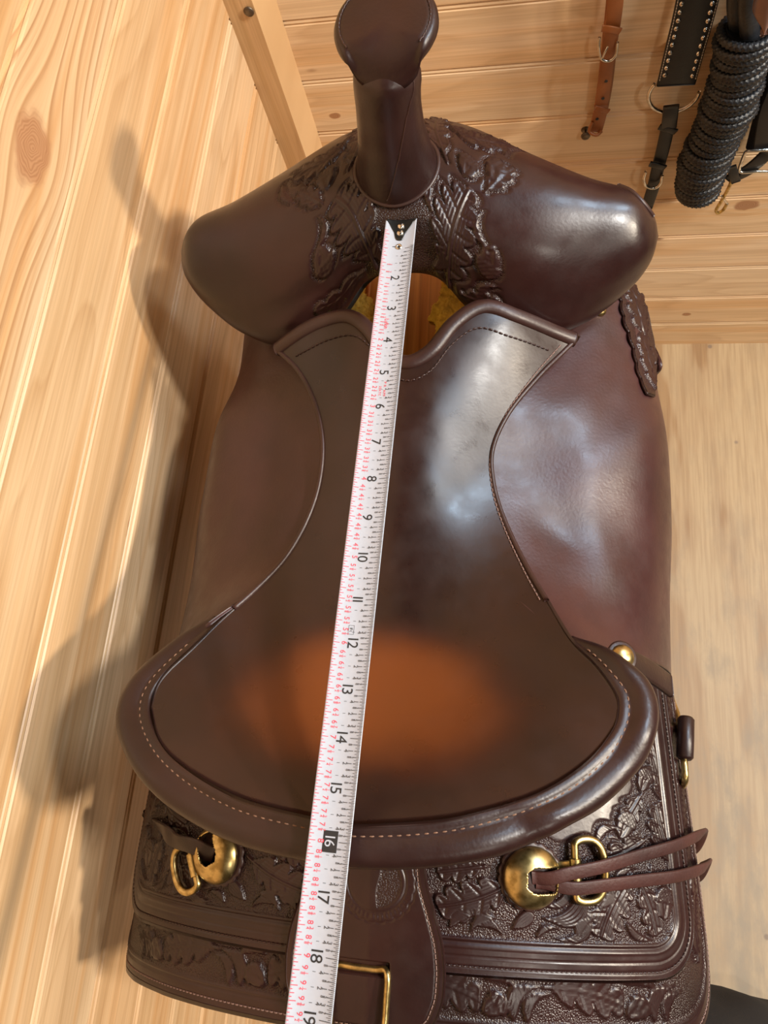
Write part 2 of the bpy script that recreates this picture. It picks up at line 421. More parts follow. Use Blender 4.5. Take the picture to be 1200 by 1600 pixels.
DK, LT = (0.0145, 0.0052, 0.0043), (0.029, 0.0097, 0.0077)
M = {}
M['leather'] = leather('oiled_brown_leather', DK, LT, 0.36)
M['seat'] = leather('seat_leather', (0.0150, 0.0058, 0.0044), (0.028, 0.0107, 0.0079), 0.31, bump=0.05, 
                    stain=(0.1, 3.1, 3.4, 1.8, (0.145, 0.037, 0.0075), (0.055, 0.0125, 0.0045)))
M['fender'] = leather('fender_leather', (0.036, 0.0122, 0.0112), (0.060, 0.0205, 0.0185), 0.38)
M['tooled'] = leather('tooled_leather', (0.0165, 0.0055, 0.0047), (0.033, 0.0105, 0.0089), 0.33, bump=0.1, pebble=True)
M['edge'] = leather('leather_edge', (0.026, 0.0105, 0.0085), (0.045, 0.017, 0.013), 0.4)
M['latigo'] = leather('latigo_string_leather', (0.034, 0.0095, 0.0075), (0.072, 0.020, 0.015), 0.55, bump=0.4)
M['black_leather'] = leather('black_leather', (0.004, 0.0038, 0.004), (0.009, 0.008, 0.0085), 0.38)
M['tan_leather'] = leather('russet_leather', (0.22, 0.066, 0.016), (0.38, 0.13, 0.036), 0.4)
M['mauve_leather'] = leather('dusty_brown_leather', (0.16, 0.085, 0.06), (0.24, 0.13, 0.10), 0.45)
M['thread_tan'] = plain('tan_thread', (0.19, 0.10, 0.06), 0.7)
M['thread_grey'] = plain('grey_thread', (0.20, 0.12, 0.10), 0.7)
M['thread_white'] = plain('white_thread', (0.6, 0.55, 0.48), 0.7)
M['brass'] = metal('aged_brass', (0.66, 0.50, 0.22), 0.33, (0.34, 0.24, 0.09))
M['steel'] = metal('nickel_steel', (0.72, 0.68, 0.62), 0.18, (0.5, 0.46, 0.40))
M['iron'] = metal('dark_iron', (0.20, 0.16, 0.12), 0.5)
M['white'] = plain('tape_white_paint', (0.41, 0.44, 0.505), 0.32, vary=0.02)
M['ink'] = plain('black_ink', (0.018, 0.018, 0.02), 0.5)
M['ink_grey'] = plain('fine_black_ink', (0.06, 0.06, 0.065), 0.5)
M['red'] = plain('red_ink', (0.72, 0.055, 0.09), 0.5)
M['black_paint'] = plain('black_paint', (0.01, 0.01, 0.01), 0.3)
M['rope'] = plain('black_nylon_rope', (0.010, 0.012, 0.016), 0.42, bump=0.5, scale=260.0, vary=.3)
M['cloth'] = plain('black_cloth', (0.012, 0.010, 0.009), 0.85, bump=0.4, scale=500.0)
M['fleece'] = plain('yellow_sheepskin', (0.97, 0.60, 0.13), 1.0, bump=0.7, scale=260.0, vary=.2)
M['fleece'].node_tree.nodes['Principled BSDF'].inputs['Specular IOR Level'].default_value = 0.05

# ------------------------------------------------------------------ the room
LX, BY, FZ = -13.7, 34.0, -57.0
def place(o, p, rot):
    o.matrix_world = Matrix.Translation(Vector([p[0] * IN, p[1] * IN, (p[2] + CAMH) * IN])) @ rot.to_4x4()
R_LEFT = Matrix(((0, 0, 1), (1, 0, 0), (0, 1, 0)))        # board x -> Y, y -> Z, z -> +X
R_BACK = Matrix(((1, 0, 0), (0, 0, -1), (0, 1, 0)))       # board x -> X, y -> Z, z -> -Y

M['pine_left'] = pine('pine_left_boards', ring_freq=9.0, ring_amt=0.42, swirl=0.34)
M['pine_back'] = pine('pine_back_boards', pale=(0.84, 0.69, 0.50), tone=(0.80, 0.62, 0.41), ring_freq=5.0, ring_amt=0.26, swirl=0.25)
M['pine_trim'] = pine('pine_corner_trim', pale=(0.72, 0.53, 0.33), tone=(0.64, 0.44, 0.24), ring_freq=12.0, ring_amt=0.25)

def plank_mesh(name, length, pitch):
    p = pitch
    prof = [(0.0, -.16), (0.015, -.07), (0.07, 0.0), (p - .30, 0.0), (p - .265, -.035), (p - .235, -.075), (p - .20, -.03), (p - .14, -.004), (p - .07, -.03), (p - .02, -.09), (p - .005, -.16)]
    prof = np.array(prof)
    V = [(x, y, z) for x in (0, length) for (y, z) in prof]
    V += [(x, y, -.7) for x in (0, length) for y in (0.0, p - .005)]
    k = len(prof)
    F = [[i, k + i, k + i + 1, i + 1] for i in range(k - 1)]
    a = 2 * k
    F += [[a, a + 1, a + 3, a + 2], [0, a, a + 2, k], [k - 1, 2 * k - 1, a + 3, a + 1],
          [a] + list(range(k)) + [a + 1], [a + 2, a + 3] + list(range(2 * k - 1, k - 1, -1))]
    me = bpy.data.meshes.new(name)
    me.from_pydata([tuple(c * IN for c in v) for v in V], [], F); me.update()
    import bmesh as _b
    bm = _b.new(); bm.from_mesh(me); _b.ops.recalc_face_normals(bm, faces=bm.faces); bm.to_mesh(me); bm.free()
    return me

def struct(name, data, mat, label=None, cat=None):
    o = mesh_obj(name, data[0], data[1], mat, smooth=False)
    o['kind'] = 'structure'
    if label: o['label'] = label
    if cat: o['category'] = cat
    o.location = (0, 0, CAMH * IN)
    return o

wall_left = struct('wall_left', box_data((LX - 1.2, -8, -8.5), 1.0, 90, 97), M['pine_left'], 'warm knotty pine board wall beside the saddle on the left', 'wall')
wall_back = struct('wall_back', box_data((28, BY + 1.2, -8.5), 92, 1.0, 97), M['pine_back'], 'pale pine board wall behind the saddle with tack hanging on it', 'wall')

def build_planks(wall, me, base, pitch, rot, origin, mat, special):
    k = 0; z = base
    lo = FZ
    while z - pitch > lo - pitch: z -= pitch
    while z < 38:
        mm = me
        for (z0, mk) in special:
            if z - .01 <= z0 < z + pitch - .01: mm = me.copy(); mm.materials.clear(); mm.materials.append(mk(z))
        o = bpy.data.objects.new('plank', mm); COL.objects.link(o)
        if mm is me and not me.materials: me.materials.append(mat)
        p = list(origin); p[2] = z
        place(o, p, rot)
        o.parent = wall; o.matrix_parent_inverse = Matrix.Translation((0, 0, -CAMH * IN))
        z += pitch; k += 1

YL0 = -52.0
def knot_left(px, py):
    q = at_x(px, py, LX); return q
kq = knot_left(52, 233); kq2 = knot_left(203, 818); kq3 = knot_left(12, 180)
spec_left = [
    (kq[2], lambda z: pine('pine_left_knot_board', pale=(0.72, 0.54, 0.35), tone=(0.68, 0.46, 0.27), ring=(0.40, 0.20, 0.08), knots=[((kq[1] - YL0) * IN, (kq[2] - z) * IN, 0.019)], ring_freq=44.0, ring_amt=0.78, swirl=0.16, seed=0.31, use_random=False)),
    (kq2[2], lambda z: pine('pine_left_red_knot_board', knots=[((kq2[1] - YL0) * IN, (kq2[2] - z - .25) * IN, 0.011)], ring_freq=6.0, ring_amt=0.3, swirl=0.2, seed=0.62, use_random=False)),
]
me_l = plank_mesh('plank_left', BY - YL0, 3.49)
me_l.materials.append(M['pine_left'])
build_planks(wall_left, me_l, -27.0, 3.49, R_LEFT, (LX, YL0, 0), M['pine_left'], spec_left)
XB0 = LX
kb1 = at_y(523, 181, BY); kb2 = at_y(1165, 320, BY); kb3 = at_y(1073, 491, BY)
def back_knot(k, r, sd): return (k[2], lambda z: pine('pine_back_knot_board', pale=(0.84, 0.69, 0.50), tone=(0.80, 0.62, 0.41), ring_freq=5.0, ring_amt=0.26, swirl=0.2, knots=[((k[0] - XB0) * IN, (k[2] - z) * IN, r)], seed=sd, use_random=False))
me_b = plank_mesh('plank_back', 86, 3.46)
me_b.materials.append(M['pine_back'])
build_planks(wall_back, me_b, -26.2, 3.46, R_BACK, (XB0, BY, 0), M['pine_back'], [back_knot(kb1, 0.0055, .2), back_knot(kb2, 0.012, .5), back_knot(kb3, 0.006, .8)])

# corner post: board x runs up
V, F = box_data(((96) / 2, 0.65, -1.5), 96, 1.3, 3.0)
trim = mesh_obj('trim_1', V, F, M['pine_trim'], smooth=False)
trim['kind'] = 'structure'; trim['label'] = 'vertical pine corner trim board between the two walls'; trim['category'] = 'trim'
place(trim, (LX + 1.3, BY - 3.0, FZ), Matrix(((0, -1, 0), (0, 0, -1), (1, 0, 0))))

def plywood():
    mt, nt, b = new_mat('scuffed_plywood')
    tc = nt.nodes.new('ShaderNodeTexCoord'); obj = tc.outputs['Object']
    mp = nd(nt, 'ShaderNodeMapping'); mp.inputs['Scale'].default_value = (14, 2.4, 1); nt.links.new(obj, mp.inputs[0])
    a = nd(nt, 'ShaderNodeTexNoise', Scale=1.0, Detail=3.0, Roughness=.5); nt.links.new(mp.outputs[0], a.inputs['Vector'])
    mp2 = nd(nt, 'ShaderNodeMapping'); mp2.inputs['Scale'].default_value = (230, 9, 1); nt.links.new(obj, mp2.inputs[0])
    f = nd(nt, 'ShaderNodeTexNoise', Scale=1.0, Detail=3.0); nt.links.new(mp2.outputs[0], f.inputs['Vector'])
    c = ramp(nt, a.outputs[0], [(0.42, (.46, .335, .19)), (0.50, (.43, .30, .165)), (0.54, (.35, .215, .10)), (0.70, (.335, .205, .095))]).outputs[0]
    c = mix(nt, c, ramp(nt, f.outputs[0], [(0.35, (.78, .72, .66)), (0.6, (1, 1, 1))]).outputs[0], .8, 'MULTIPLY')
    # grey traffic dirt, more of it near the door end of the room
    mp3 = nd(nt, 'ShaderNodeMapping'); mp3.inputs['Scale'].default_value = (26, 9, 1); nt.links.new(obj, mp3.inputs[0])
    d = nd(nt, 'ShaderNodeTexNoise', Scale=1.0, Detail=5.0, Roughness=.65); nt.links.new(mp3.outputs[0], d.inputs['Vector'])
    sx = nt.nodes.new('ShaderNodeSeparateXYZ'); nt.links.new(obj, sx.inputs[0])
    mr = nt.nodes.new('ShaderNodeMapRange'); nt.links.new(sx.outputs[1], mr.inputs[0])
    mr.inputs[1].default_value = 22 * IN; mr.inputs[2].default_value = -6 * IN; mr.inputs[3].default_value = 0.15; mr.inputs[4].default_value = 1.0
    dm = ramp(nt, d.outputs[0], [(0.47, (0, 0, 0)), (0.66, (1, 1, 1))]).outputs[0]
    c = mix(nt, c, (.20, .16, .115), math_n(nt, 'MULTIPLY', dm, mr.outputs[0]))
    c = mix(nt, c, (.36, .30, .22), math_n(nt, 'MULTIPLY', mr.outputs[0], .55))
    v = nd(nt, 'ShaderNodeTexVoronoi', Scale=15.0, Randomness=1.0); nt.links.new(obj, v.inputs['Vector'])
    sp_ = ramp(nt, v.outputs['Distance'], [(0.045, (1, 1, 1)), (0.085, (0, 0, 0))]).outputs[0]
    c = mix(nt, c, (.16, .12, .10), math_n(nt, 'MULTIPLY', sp_, .7))
    nt.links.new(c, b.inputs['Base Color']); b.inputs['Roughness'].default_value = .55
    return mt
M['ply'] = plywood()
floor = struct('floor', box_data((26, -10, FZ - .375), 80, 90, .75), M['ply'], 'scuffed pale plywood floor', 'floor')

# ------------------------------------------------------------------ leather tooling (relief drawn in surface inches)
class Tooling:
    def __init__(s, A, B):
        s.A, s.B = A, B; s.h = np.zeros_like(A); s.near = np.zeros_like(A); s.cover = np.zeros_like(A)
    def _loc(s, base, tip, bend):
        base = np.asarray(base, float); tip = np.asarray(tip, float)
        d = tip - base; L = np.linalg.norm(d); d /= L
        x = (s.A - base[0]) * d[0] + (s.B - base[1]) * d[1]; y = -(s.A - base[0]) * d[1] + (s.B - base[1]) * d[0]
        t = x / L
        y = y - bend * L * 4 * t * (1 - t)
        return t, y, L
    def put(s, h, cov):
        s.h = np.where(cov > .02, np.maximum(s.h * (1 - cov), h), s.h); s.cover = np.maximum(s.cover, cov)
    def near_(s, ins): s.near = np.maximum(s.near, sstep((ins + .16) / .1))
    def leaf(s, base, tip, W, bend=0.0, n=4, H=.05):
        t, y, L = s._loc(base, tip, bend)
        ay = np.abs(y)
        t2 = t - .55 * ay / L                              # lobes sweep towards the tip
        tt = np.clip(t2, 0, 1)
        body = np.sin(math.pi * np.clip(tt, .0, 1) ** .8) ** .45
        lobe = np.sqrt(np.abs(np.sin(math.pi * (n * tt + .12 * np.sign(y)))) + 1e-6)
        env = W * body * (.40 + .60 * lobe)
        env = np.maximum(env, W * .12 * (t < .3))
        ins = np.where((t2 > -.12) & (t2 < 1), env - ay, -1)
        s.near_(ins)
        cov = sstep(ins / .05 + .35)
        rib = np.exp(-(y / .022) ** 2) * 1.0 - np.exp(-((ay - .055) / .02) ** 2) * .6
        ph = np.sin(math.pi * (n * tt - .5))
        vein = np.exp(-(ph / .22) ** 2) * .45 * sstep((ay - .04) / .04) * sstep((ins - .04) / .05)
        fine = .16 * np.sin(ay * 75) * sstep((ins - .05) / .05) * (1 - vein)
        edge = np.exp(-((ins - .035) / .03) ** 2) * .30
        s.put(H * cov * (.62 + edge + .35 * np.clip(ay / W, 0, 1) + rib * .4 - vein + fine), cov)
    def scroll(s, base, tip, W, bend=.25, n=3, H=.05):
        t, y, L = s._loc(base, tip, bend); tt = np.clip(t, 0, 1)
        env = W * np.sin(math.pi * tt ** .7) ** .8
        ins = np.where((t > 0) & (t < 1), env - np.abs(y), -1)
        s.near_(ins)
        cov = sstep(ins / .045 + .4)
        g = np.cos(math.pi * n * y / (env + .02)) ** 2
        s.put(H * cov * (.55 + .55 * g), cov)
    def acorn(s, base, tip, W, H=.06):
        t, y, L = s._loc(base, tip, 0); tt = np.clip(t, 0, 1)
        envb = W * np.where(tt > .42, np.sqrt(np.clip(1 - ((tt - .42) / .58) ** 2, 0, 1)) * (1 - .25 * np.clip((tt - .8) / .2, 0, 1)), 0)
        envc = W * 1.18 * np.where(tt <= .48, np.sqrt(np.clip(1 - ((.42 - tt) / .44) ** 2, 0, 1)), 0)
        ib = np.where((t > 0) & (t < 1), envb - np.abs(y), -1); ic = np.where((t > 0) & (t < .48), envc - np.abs(y), -1)
        s.near_(np.maximum(ib, ic))
        cb = sstep(ib / .05 + .3); cc = sstep(ic / .05 + .3)
        x1 = (t * L + y) / .085; x2 = (t * L - y) / .085
        hatch = np.minimum(np.abs(np.sin(math.pi * x1)), np.abs(np.sin(math.pi * x2))) ** .6
        hb = cb * (.6 + .5 * np.sqrt(np.clip(1 - (y / (W + .01)) ** 2, 0, 1)) - .5 * np.exp(-(np.abs(np.abs(y) - .35 * W * (1 - tt)) / .02) ** 2))
        hc = cc * (.75 + .6 * hatch)
        s.put(H * np.maximum(hb, hc), np.maximum(cb, cc))
    def line(s, d, at, w=.025, H=-.03):
        s.h = s.h + H * np.exp(-((d - at) / w) ** 2)
    def finish(s, region, depth=.035):
        """background inside the tooled region is beaten down and pebbled"""
        bgm = region * (1 - s.cover)
        return np.where(region > 0, s.h * region - depth * bgm, s.h * 0) if False else s.h - depth * bgm, bgm

# ------------------------------------------------------------------ the saddle
saddle = empty('saddle', label='dark brown western saddle with tooled oak leaves and a worn tan seat', cat='saddle')
BASE = 14.0
saddle.location = (SO[0] * IN, SO[1] * IN, (SO[2] - BASE + CAMH) * IN)
saddle.rotation_euler = (0, 0, SA)

# ---- seat
half = [(2, .4, -.35), (2, 1.2, -1.02), (2, 3, -2.45), (2, 5, -3.3), (2, 7, -3.62), (1.1, 9, -3.36), (2.1, 9, -3.82), (1.1, 11, -3.14), (2.1, 11, -3.55), (3.3, 11.2, -4.15), (1.1, 12.7, -2.98), (2.1, 12.8, -3.18), (3.3, 12.9, -3.68), (2, 14.3, -2.9), (3.3, 14.1, -3.3),
        (4, 1.0, -.82), (4, 2, -1.42), (4, 4, -2.6), (4, 5.5, -3.25), (4, 7.5, -4.1), (4, 10, -4.6), (5.4, 2.4, -1.55), (5.6, 4, -2.15), (5, 5.2, -2.85), (4.9, 13.4, -4.6)]
ctrl = [(0, .25, -.2), (0, 1, -.92), (0, 2, -1.85), (0, 3, -2.6), (0, 4.2, -3.15), (0, 5.5, -3.42), (0, 7, -3.42), (0, 9, -3.25), (0, 11, -3.08), (0, 12.7, -3.0)]
ctrl += half + [(-a, b, c) for a, b, c in half]
SEAT = tps(ctrl, .05)
def on_seat(px, py, w=-2.0):
    for _ in range(40):
        p = sp(px, py, w); w = .5 * w + .5 * float(np.clip(SEAT(p[0], p[1]), -5, .3))
    return sp(px, py, w)
def seat_curve(pts, n): return crom([on_seat(*q) for q in pts], n)
NS, NC = 150, 120
front = seat_curve([(428, 543), (455, 521), (500, 496), (540, 488), (570, 506), (600, 545), (636, 560), (675, 541), (712, 498), (757, 472), (810, 487), (860, 508), (905, 526)], NC)
left = seat_curve([(428, 543), (465, 578), (490, 625), (503, 680), (502, 735), (485, 800), (450, 865), (400, 920), (345, 968), (300, 1012), (250, 1062), (236, 1105)], NS)
right = seat_curve([(905, 526), (880, 550), (840, 590), (795, 645), (770, 700), (770, 750), (785, 805), (820, 880), (855, 940), (891, 999), (930, 1038), (960, 1080), (966, 1104)], NS)
rear = seat_curve([(236, 1105), (250, 1158), (292, 1200), (375, 1246), (483, 1275), (550, 1287), (667, 1282), (740, 1270), (840, 1239), (915, 1191), (957, 1140), (966, 1104)], NC)
s_ = np.linspace(0, 1, NS)[:, None, None]; c_ = np.linspace(0, 1, NC)[None, :, None]
P2 = (1 - c_) * left[:, None] + c_ * right[:, None] + (1 - s_) * front[None] + s_ * rear[None] - ((1 - s_) * (1 - c_) * front[0] + (1 - s_) * c_ * front[-1] + s_ * (1 - c_) * rear[0] + s_ * c_ * rear[-1])
SEATP = P2.copy(); SEATP[..., 2] = SEAT(P2[..., 0], P2[..., 1])
seat = shell('seat', SEATP, .2, M['seat'], saddle, label='smooth seat leather worn tan in the middle')
seat_n = grid_normals(SEATP)
if seat_n[..., 2].sum() < 0: seat_n = -seat_n
# rolled binding along the front lip
fp = SEATP[2, :, :] ; 
prof = [(-.26, -.02), (-.2, .07), (-.08, .12), (.06, .12), (.17, .06), (.21, -.05), (.15, -.2), (-.05, -.24), (-.2, -.15)]
sweep('front_lip', fp, prof, M['edge'], seat, up=seat_n[2], label='rolled front lip of the seat')
stitches('stitching', SEATP[10, 4:-4], seat_n[10, 4:-4], M['edge'], seat, gap=.16)
for idx, nm in ((0, 'left'), (NC - 1, 'right')):
    ed = SEATP[2:int(NS * .74), idx]
    sweep('edge_bead', ed, circle(.075, 8), M['edge'], seat, up=seat_n[2:int(NS * .74), idx])
stitches('stitching', SEATP[6:int(NS * .72), NC - 4], seat_n[6:int(NS * .72), NC - 4], M['thread_grey'], seat, gap=.15, r=.02)

# ---- rolled cantle binding
cin = [(345, 968), (318, 995), (250, 1062), (233, 1108), (250, 1158), (292, 1200), (375, 1246), (483, 1275), (550, 1287), (667, 1282), (740, 1270), (840, 1239), (915, 1191), (957, 1140), (966, 1104), (960, 1080), (930, 1038), (891, 999)]
cout = [(335, 966), (279, 1000), (208, 1062), (183, 1121), (196, 1179), (233, 1233), (292, 1279), (375, 1321), (475, 1346), (550, 1358), (667, 1357), (773, 1340), (840, 1314), (885, 1293), (945, 1257), (1002, 1197), (1026, 1146), (1029, 1104), (1014, 1065), (984, 1035), (945, 1011), (893, 996)]
NR = 220
ci = crom([on_seat(*q) for q in cin], NR)
def w_out(px, py):
    k = np.argmin([math.hypot(px - a, py - b) for a, b in cin]); return on_seat(*cin[k])[2]
co = crom([sp(a, b, w_out(a, b) - .28) for a, b in cout], NR)
ci = ci + np.array([0, 0, -.03])
T = np.gradient((ci + co) / 2, axis=0); T /= np.linalg.norm(T, axis=1, keepdims=True)
ch = co - ci; wl = np.linalg.norm(ch, axis=1, keepdims=True)
Nr = np.cross(T, ch); Nr /= np.linalg.norm(Nr, axis=1, keepdims=True) + 1e-9
Nr[Nr[:, 2] < 0] *= -1
prof = [(0, .0), (.05, .05), (.2, .065), (.27, .05), (.33, .085), (.45, .17), (.6, .225), (.75, .22), (.88, .16), (.97, .06), (1.0, -.06), (.97, -.2), (.87, -.31), (.7, -.36), (.45, -.33), (.2, -.25), (.02, -.15)]
sc_ = np.clip(wl / .9, .1, 1.15)
RV = np.stack([ci + ch * f + Nr * h * sc_ for f, h in prof], 1)
n_, m_ = RV.shape[:2]
rimF = quads(n_, m_, cm=True).tolist() + [list(range(m_)), [(n_ - 1) * m_ + j for j in range(m_)][::-1]]
rim = mesh_obj('cantle_binding', RV, rimF, M['leather'], saddle, label='thick rolled leather binding around the cantle')
sl = slice(12, NR - 6)
stitches('stitching', (ci + ch * .255 + Nr * .045)[sl], Nr[sl], M['thread_tan'], rim, gap=.185, ln=.085, r=.02, lift=.005)
# back of the cantle below the roll
top = (ci + ch * .6 - Nr * .2)
bot = top.copy(); bot[:, 2] = -5.6 ; bot[:, 1] = bot[:, 1] * .92 + .75; bot[:, 0] *= .9
mid = (top + bot) / 2; mid[:, 1] += .12
CB = crom_u(np.stack([top, mid, bot]), 14)[:, 16:-10]
shell('cantle_back', CB, .15, M['leather'], saddle, up=(0, -1, .2))

# ---- swell
def sec(u, pts): return [(u, a, b) for a, b in pts]
half_sec = [
    (0.0, [(15.6, -3.05), (15.72, -2.1), (16.4, -1.32), (17.8, -.98), (19.3, -1.2), (20.4, -2.0), (20.3, -3.3), (18, -3.35)]),
    (1.1, [(15.55, -3.3), (15.62, -2.25), (16.25, -1.42), (17.7, -1.03), (19.2, -1.25), (20.3, -2.1), (20.2, -3.5), (18, -3.6)]),
    (2.2, [(14.85, -4.25), (15.2, -2.8), (16.05, -1.72), (17.4, -1.2), (18.9, -1.4), (20.0, -2.3), (20, -4.0), (17.8, -4.2)]),
    (4.0, [(14.3, -4.8), (14.85, -3.3), (15.7, -2.2), (17.0, -1.6), (18.2, -1.8), (19.2, -2.8), (19.1, -4.7), (17, -5.4)]),
    (5.5, [(14.85, -4.95), (15.0, -3.75), (15.8, -2.65), (16.9, -2.05), (17.9, -2.3), (18.7, -3.3), (18.6, -4.9), (16.9, -5.7)]),
    (6.75, [(15.75, -4.7), (15.65, -3.8), (16.05, -2.95), (17, -2.45), (17.8, -2.75), (18.3, -3.55), (18.2, -4.75), (17, -5.3)]),
    (7.36, [(16.4, -4.3), (16.3, -3.75), (16.55, -3.35), (17.05, -3.15), (17.5, -3.35), (17.7, -3.75), (17.6, -4.3), (17, -4.5)]),
    (7.58, [(17.0, -3.85), (17.0, -3.82), (17.0, -3.8), (17.02, -3.79), (17.04, -3.8), (17.05, -3.82), (17.04, -3.85), (17.02, -3.86)])]
secs = [sec(-u, p) for u, p in half_sec[:0:-1]] + [sec(u, p) for u, p in half_sec]
secs = np.array(secs, float)                               # station, point, uvw
NU, NK = 460, 340
loops = np.stack([crom(s, 160, closed=True) for s in secs])  # evenly spaced rings
# keep ring starts at the rear bottom
ringd = crom_u(loops, NU)
K2 = np.linspace(0, 160, NK, endpoint=False)
i0 = K2.astype(int) % 160; fr = (K2 - K2.astype(int))[None, :, None]
SW_ = ringd[:, i0] * (1 - fr) + ringd[:, (i0 + 1) % 160] * fr
arc = np.concatenate([np.zeros((NU, 1)), np.cumsum(np.linalg.norm(np.diff(SW_, axis=1), axis=2), 1)], 1)
U_ = SW_[..., 0]
swpx = project(SW_)
swN = np.cross(np.gradient(SW_, axis=0), np.roll(SW_, -1, 1) - np.roll(SW_, 1, 1)); swN /= np.linalg.norm(swN, axis=-1, keepdims=True) + 1e-12
cen = SW_.mean(1, keepdims=True)
if ((SW_ - cen) * swN).sum() < 0: swN = -swN
# which points face the lens
camp = to_uvw(np.zeros(3))
facing = ((camp - SW_) * swN).sum(-1) > 0
def sw_at(px, py):
    d = (swpx[..., 0] - px) ** 2 + (swpx[..., 1] - py) ** 2 + np.where(facing, 0, 1e6)
    i = np.unravel_index(np.argmin(d), d.shape); return (U_[i], arc[i])
T_ = Tooling(U_, arc)
for b, t, w, bd, n in [((1.45, .75), (2.1, 3.95), .58, .04, 5), ((1.9, .75), (3.05, 1.05), .30, .05, 3), ((1.35, 4.3), (1.15, 6.2), .45, .1, 4), ((1.5, 5.7), (3.2, 6.5), .45, -.08, 4), ((2.6, 4.2), (3.3, 5.2), .3, .0, 3),
                       ((-.75, .85), (-1.75, 3.6), .58, -.04, 5), ((-1.2, .7), (-2.75, 1.0), .32, .0, 3), ((-1.3, 4.2), (-1.3, 6.2), .45, -.1, 4), ((-1.5, 5.5), (-3.2, 5.4), .45, .08, 4), ((-2.2, 3.9), (-2.9, 4.7), .3, .0, 3)]:
    T_.leaf(b, t, w, bd, n, H=.06)
for b, t, w in [((2.5, 1.75), (2.78, 2.75), .3), ((2.15, 5.0), (1.95, 4.2), .28), ((2.85, 5.35), (2.75, 4.5), .26), ((-2.1, 1.8), (-2.35, 2.75), .3), ((-2.1, 4.9), (-2.0, 4.15), .26)]:
    T_.acorn(b, t, w, H=.065)
for b, t, w, bd in [((2.75, 2.5), (2.5, 3.6), .12, .3), ((1.1, 2.3), (1.25, 3.5), .12, .2), ((-.75, 2.3), (-.9, 3.3), .12, -.2), ((-2.5, 2.6), (-2.3, 3.6), .12, -.3), ((3.1, 5.6), (3.6, 6.6), .12, .2), ((-3.1, 4.4), (-3.4, 5.4), .12, .2), ((2.3, .9), (2.9, 1.6), .12, .2), ((-.2, .6), (-.55, 1.7), .14, .2), ((1.0, .6), (1.15, 1.9), .14, -.2)]:
    T_.scroll(b, t, w, bd, H=.05)
cenarc = arc[NU // 2]
reg = np.maximum(T_.near, sstep((1.15 - np.abs(U_)) / .15)) * sstep((arc - .12) / .15) * sstep((7.0 - arc) / .2)
h, bgm = T_.finish(reg, .035)
SWD = SW_ + swN * h[..., None]
swF = quads(NU, NK, cm=True)
tst = np.cross(SW_[NU // 2 + 1, 60] - SW_[NU // 2, 60], SW_[NU // 2, 61] - SW_[NU // 2, 60]) @ swN[NU // 2, 60]
if tst < 0: swF = swF[:, ::-1]
swell = mesh_obj('swell', SWD, swF, M['tooled'], saddle, attrs={'bg': bgm}, label='broad leather-covered swell with oak leaf tooling')
# stitched welt at the right end of the swell
def sw_pt(px, py, lift=0.0):
    d = (swpx[..., 0] - px) ** 2 + (swpx[..., 1] - py) ** 2 + np.where(facing, 0, 1e6)
    i = np.unravel_index(np.argmin(d), d.shape); return SW_[i] + swN[i] * lift
wp_ = crom([sw_pt(*q, .012) for q in ((966, 286), (985, 299), (1001, 313), (1012, 326), (1020, 338))], 30)
sweep('welt_seam', wp_, circle(.05, 6, 1.6), M['edge'], swell, up=(.5, -.3, 1), label='puckered stitched seam at the swell end')
# ---- horn
hc0 = np.array([0.02, 17.72, -1.25])
axis_pts = crom([(0.02, 17.72, -1.35), (0.03, 17.76, -.6), (0.06, 17.86, .4), (.12, 18.0, 1.3), (.18, 18.08, 1.7), (.22, 18.16, 2.1)], 60)
rr_ = np.interp(np.linspace(0, 1, 60), [0, .09, .24, .45, .66, .80, .88, .94, 1], [1.24, 1.17, 1.04, .91, .86, .87, .88, .80, .5])
rr_ = np.convolve(np.pad(rr_, 2, 'edge'), np.ones(5) / 5, 'valid')
sweep('horn_neck', axis_pts, circle(1, 40), M['leather'], saddle, up=(0, 1, 0.1), rad=rr_, label='smooth leather wrapped horn neck')
tt_ = np.linspace(0, 1, 30)
seam = []
Tn, Sn, Nn_ = frames(axis_pts, (0, 1, .1))
for q in tt_:
    k = int(4 + q * 55); ang = math.radians(-80 - q * 72)
    seam.append(axis_pts[k] + (Sn[k] * math.cos(ang) + Nn_[k] * math.sin(ang)) * (rr_[k] + .004))
hn = [o for o in saddle.children if o.name.startswith('horn_neck')][0]
sweep('neck_seam', seam, circle(.02, 6), M['edge'], hn, label='dark lapped seam spiralling up the neck')
# cut ring in the swell round the neck
ringp = [np.array([.02 + 1.2 * math.cos(a), 17.72 + 1.2 * math.sin(a), 0]) for a in np.linspace(0, 2 * math.pi, 60, endpoint=False)]
def sw_top(u, v):
    d = (SW_[..., 0] - u) ** 2 + (SW_[..., 1] - v) ** 2 + np.where(swN[..., 2] > 0, 0, 1e3)
    i = np.unravel_index(np.argmin(d), d.shape); return SW_[i][2]
for p in ringp: p[2] = sw_top(p[0], p[1]) + .01
ringp = np.array(ringp); ringp[:, 2] = (np.roll(ringp[:, 2], 1) + ringp[:, 2] * 2 + np.roll(ringp[:, 2], -1)) / 4
sweep('neck_collar', ringp, circle(.06, 8, 1.3), M['edge'], swell, closed=True)
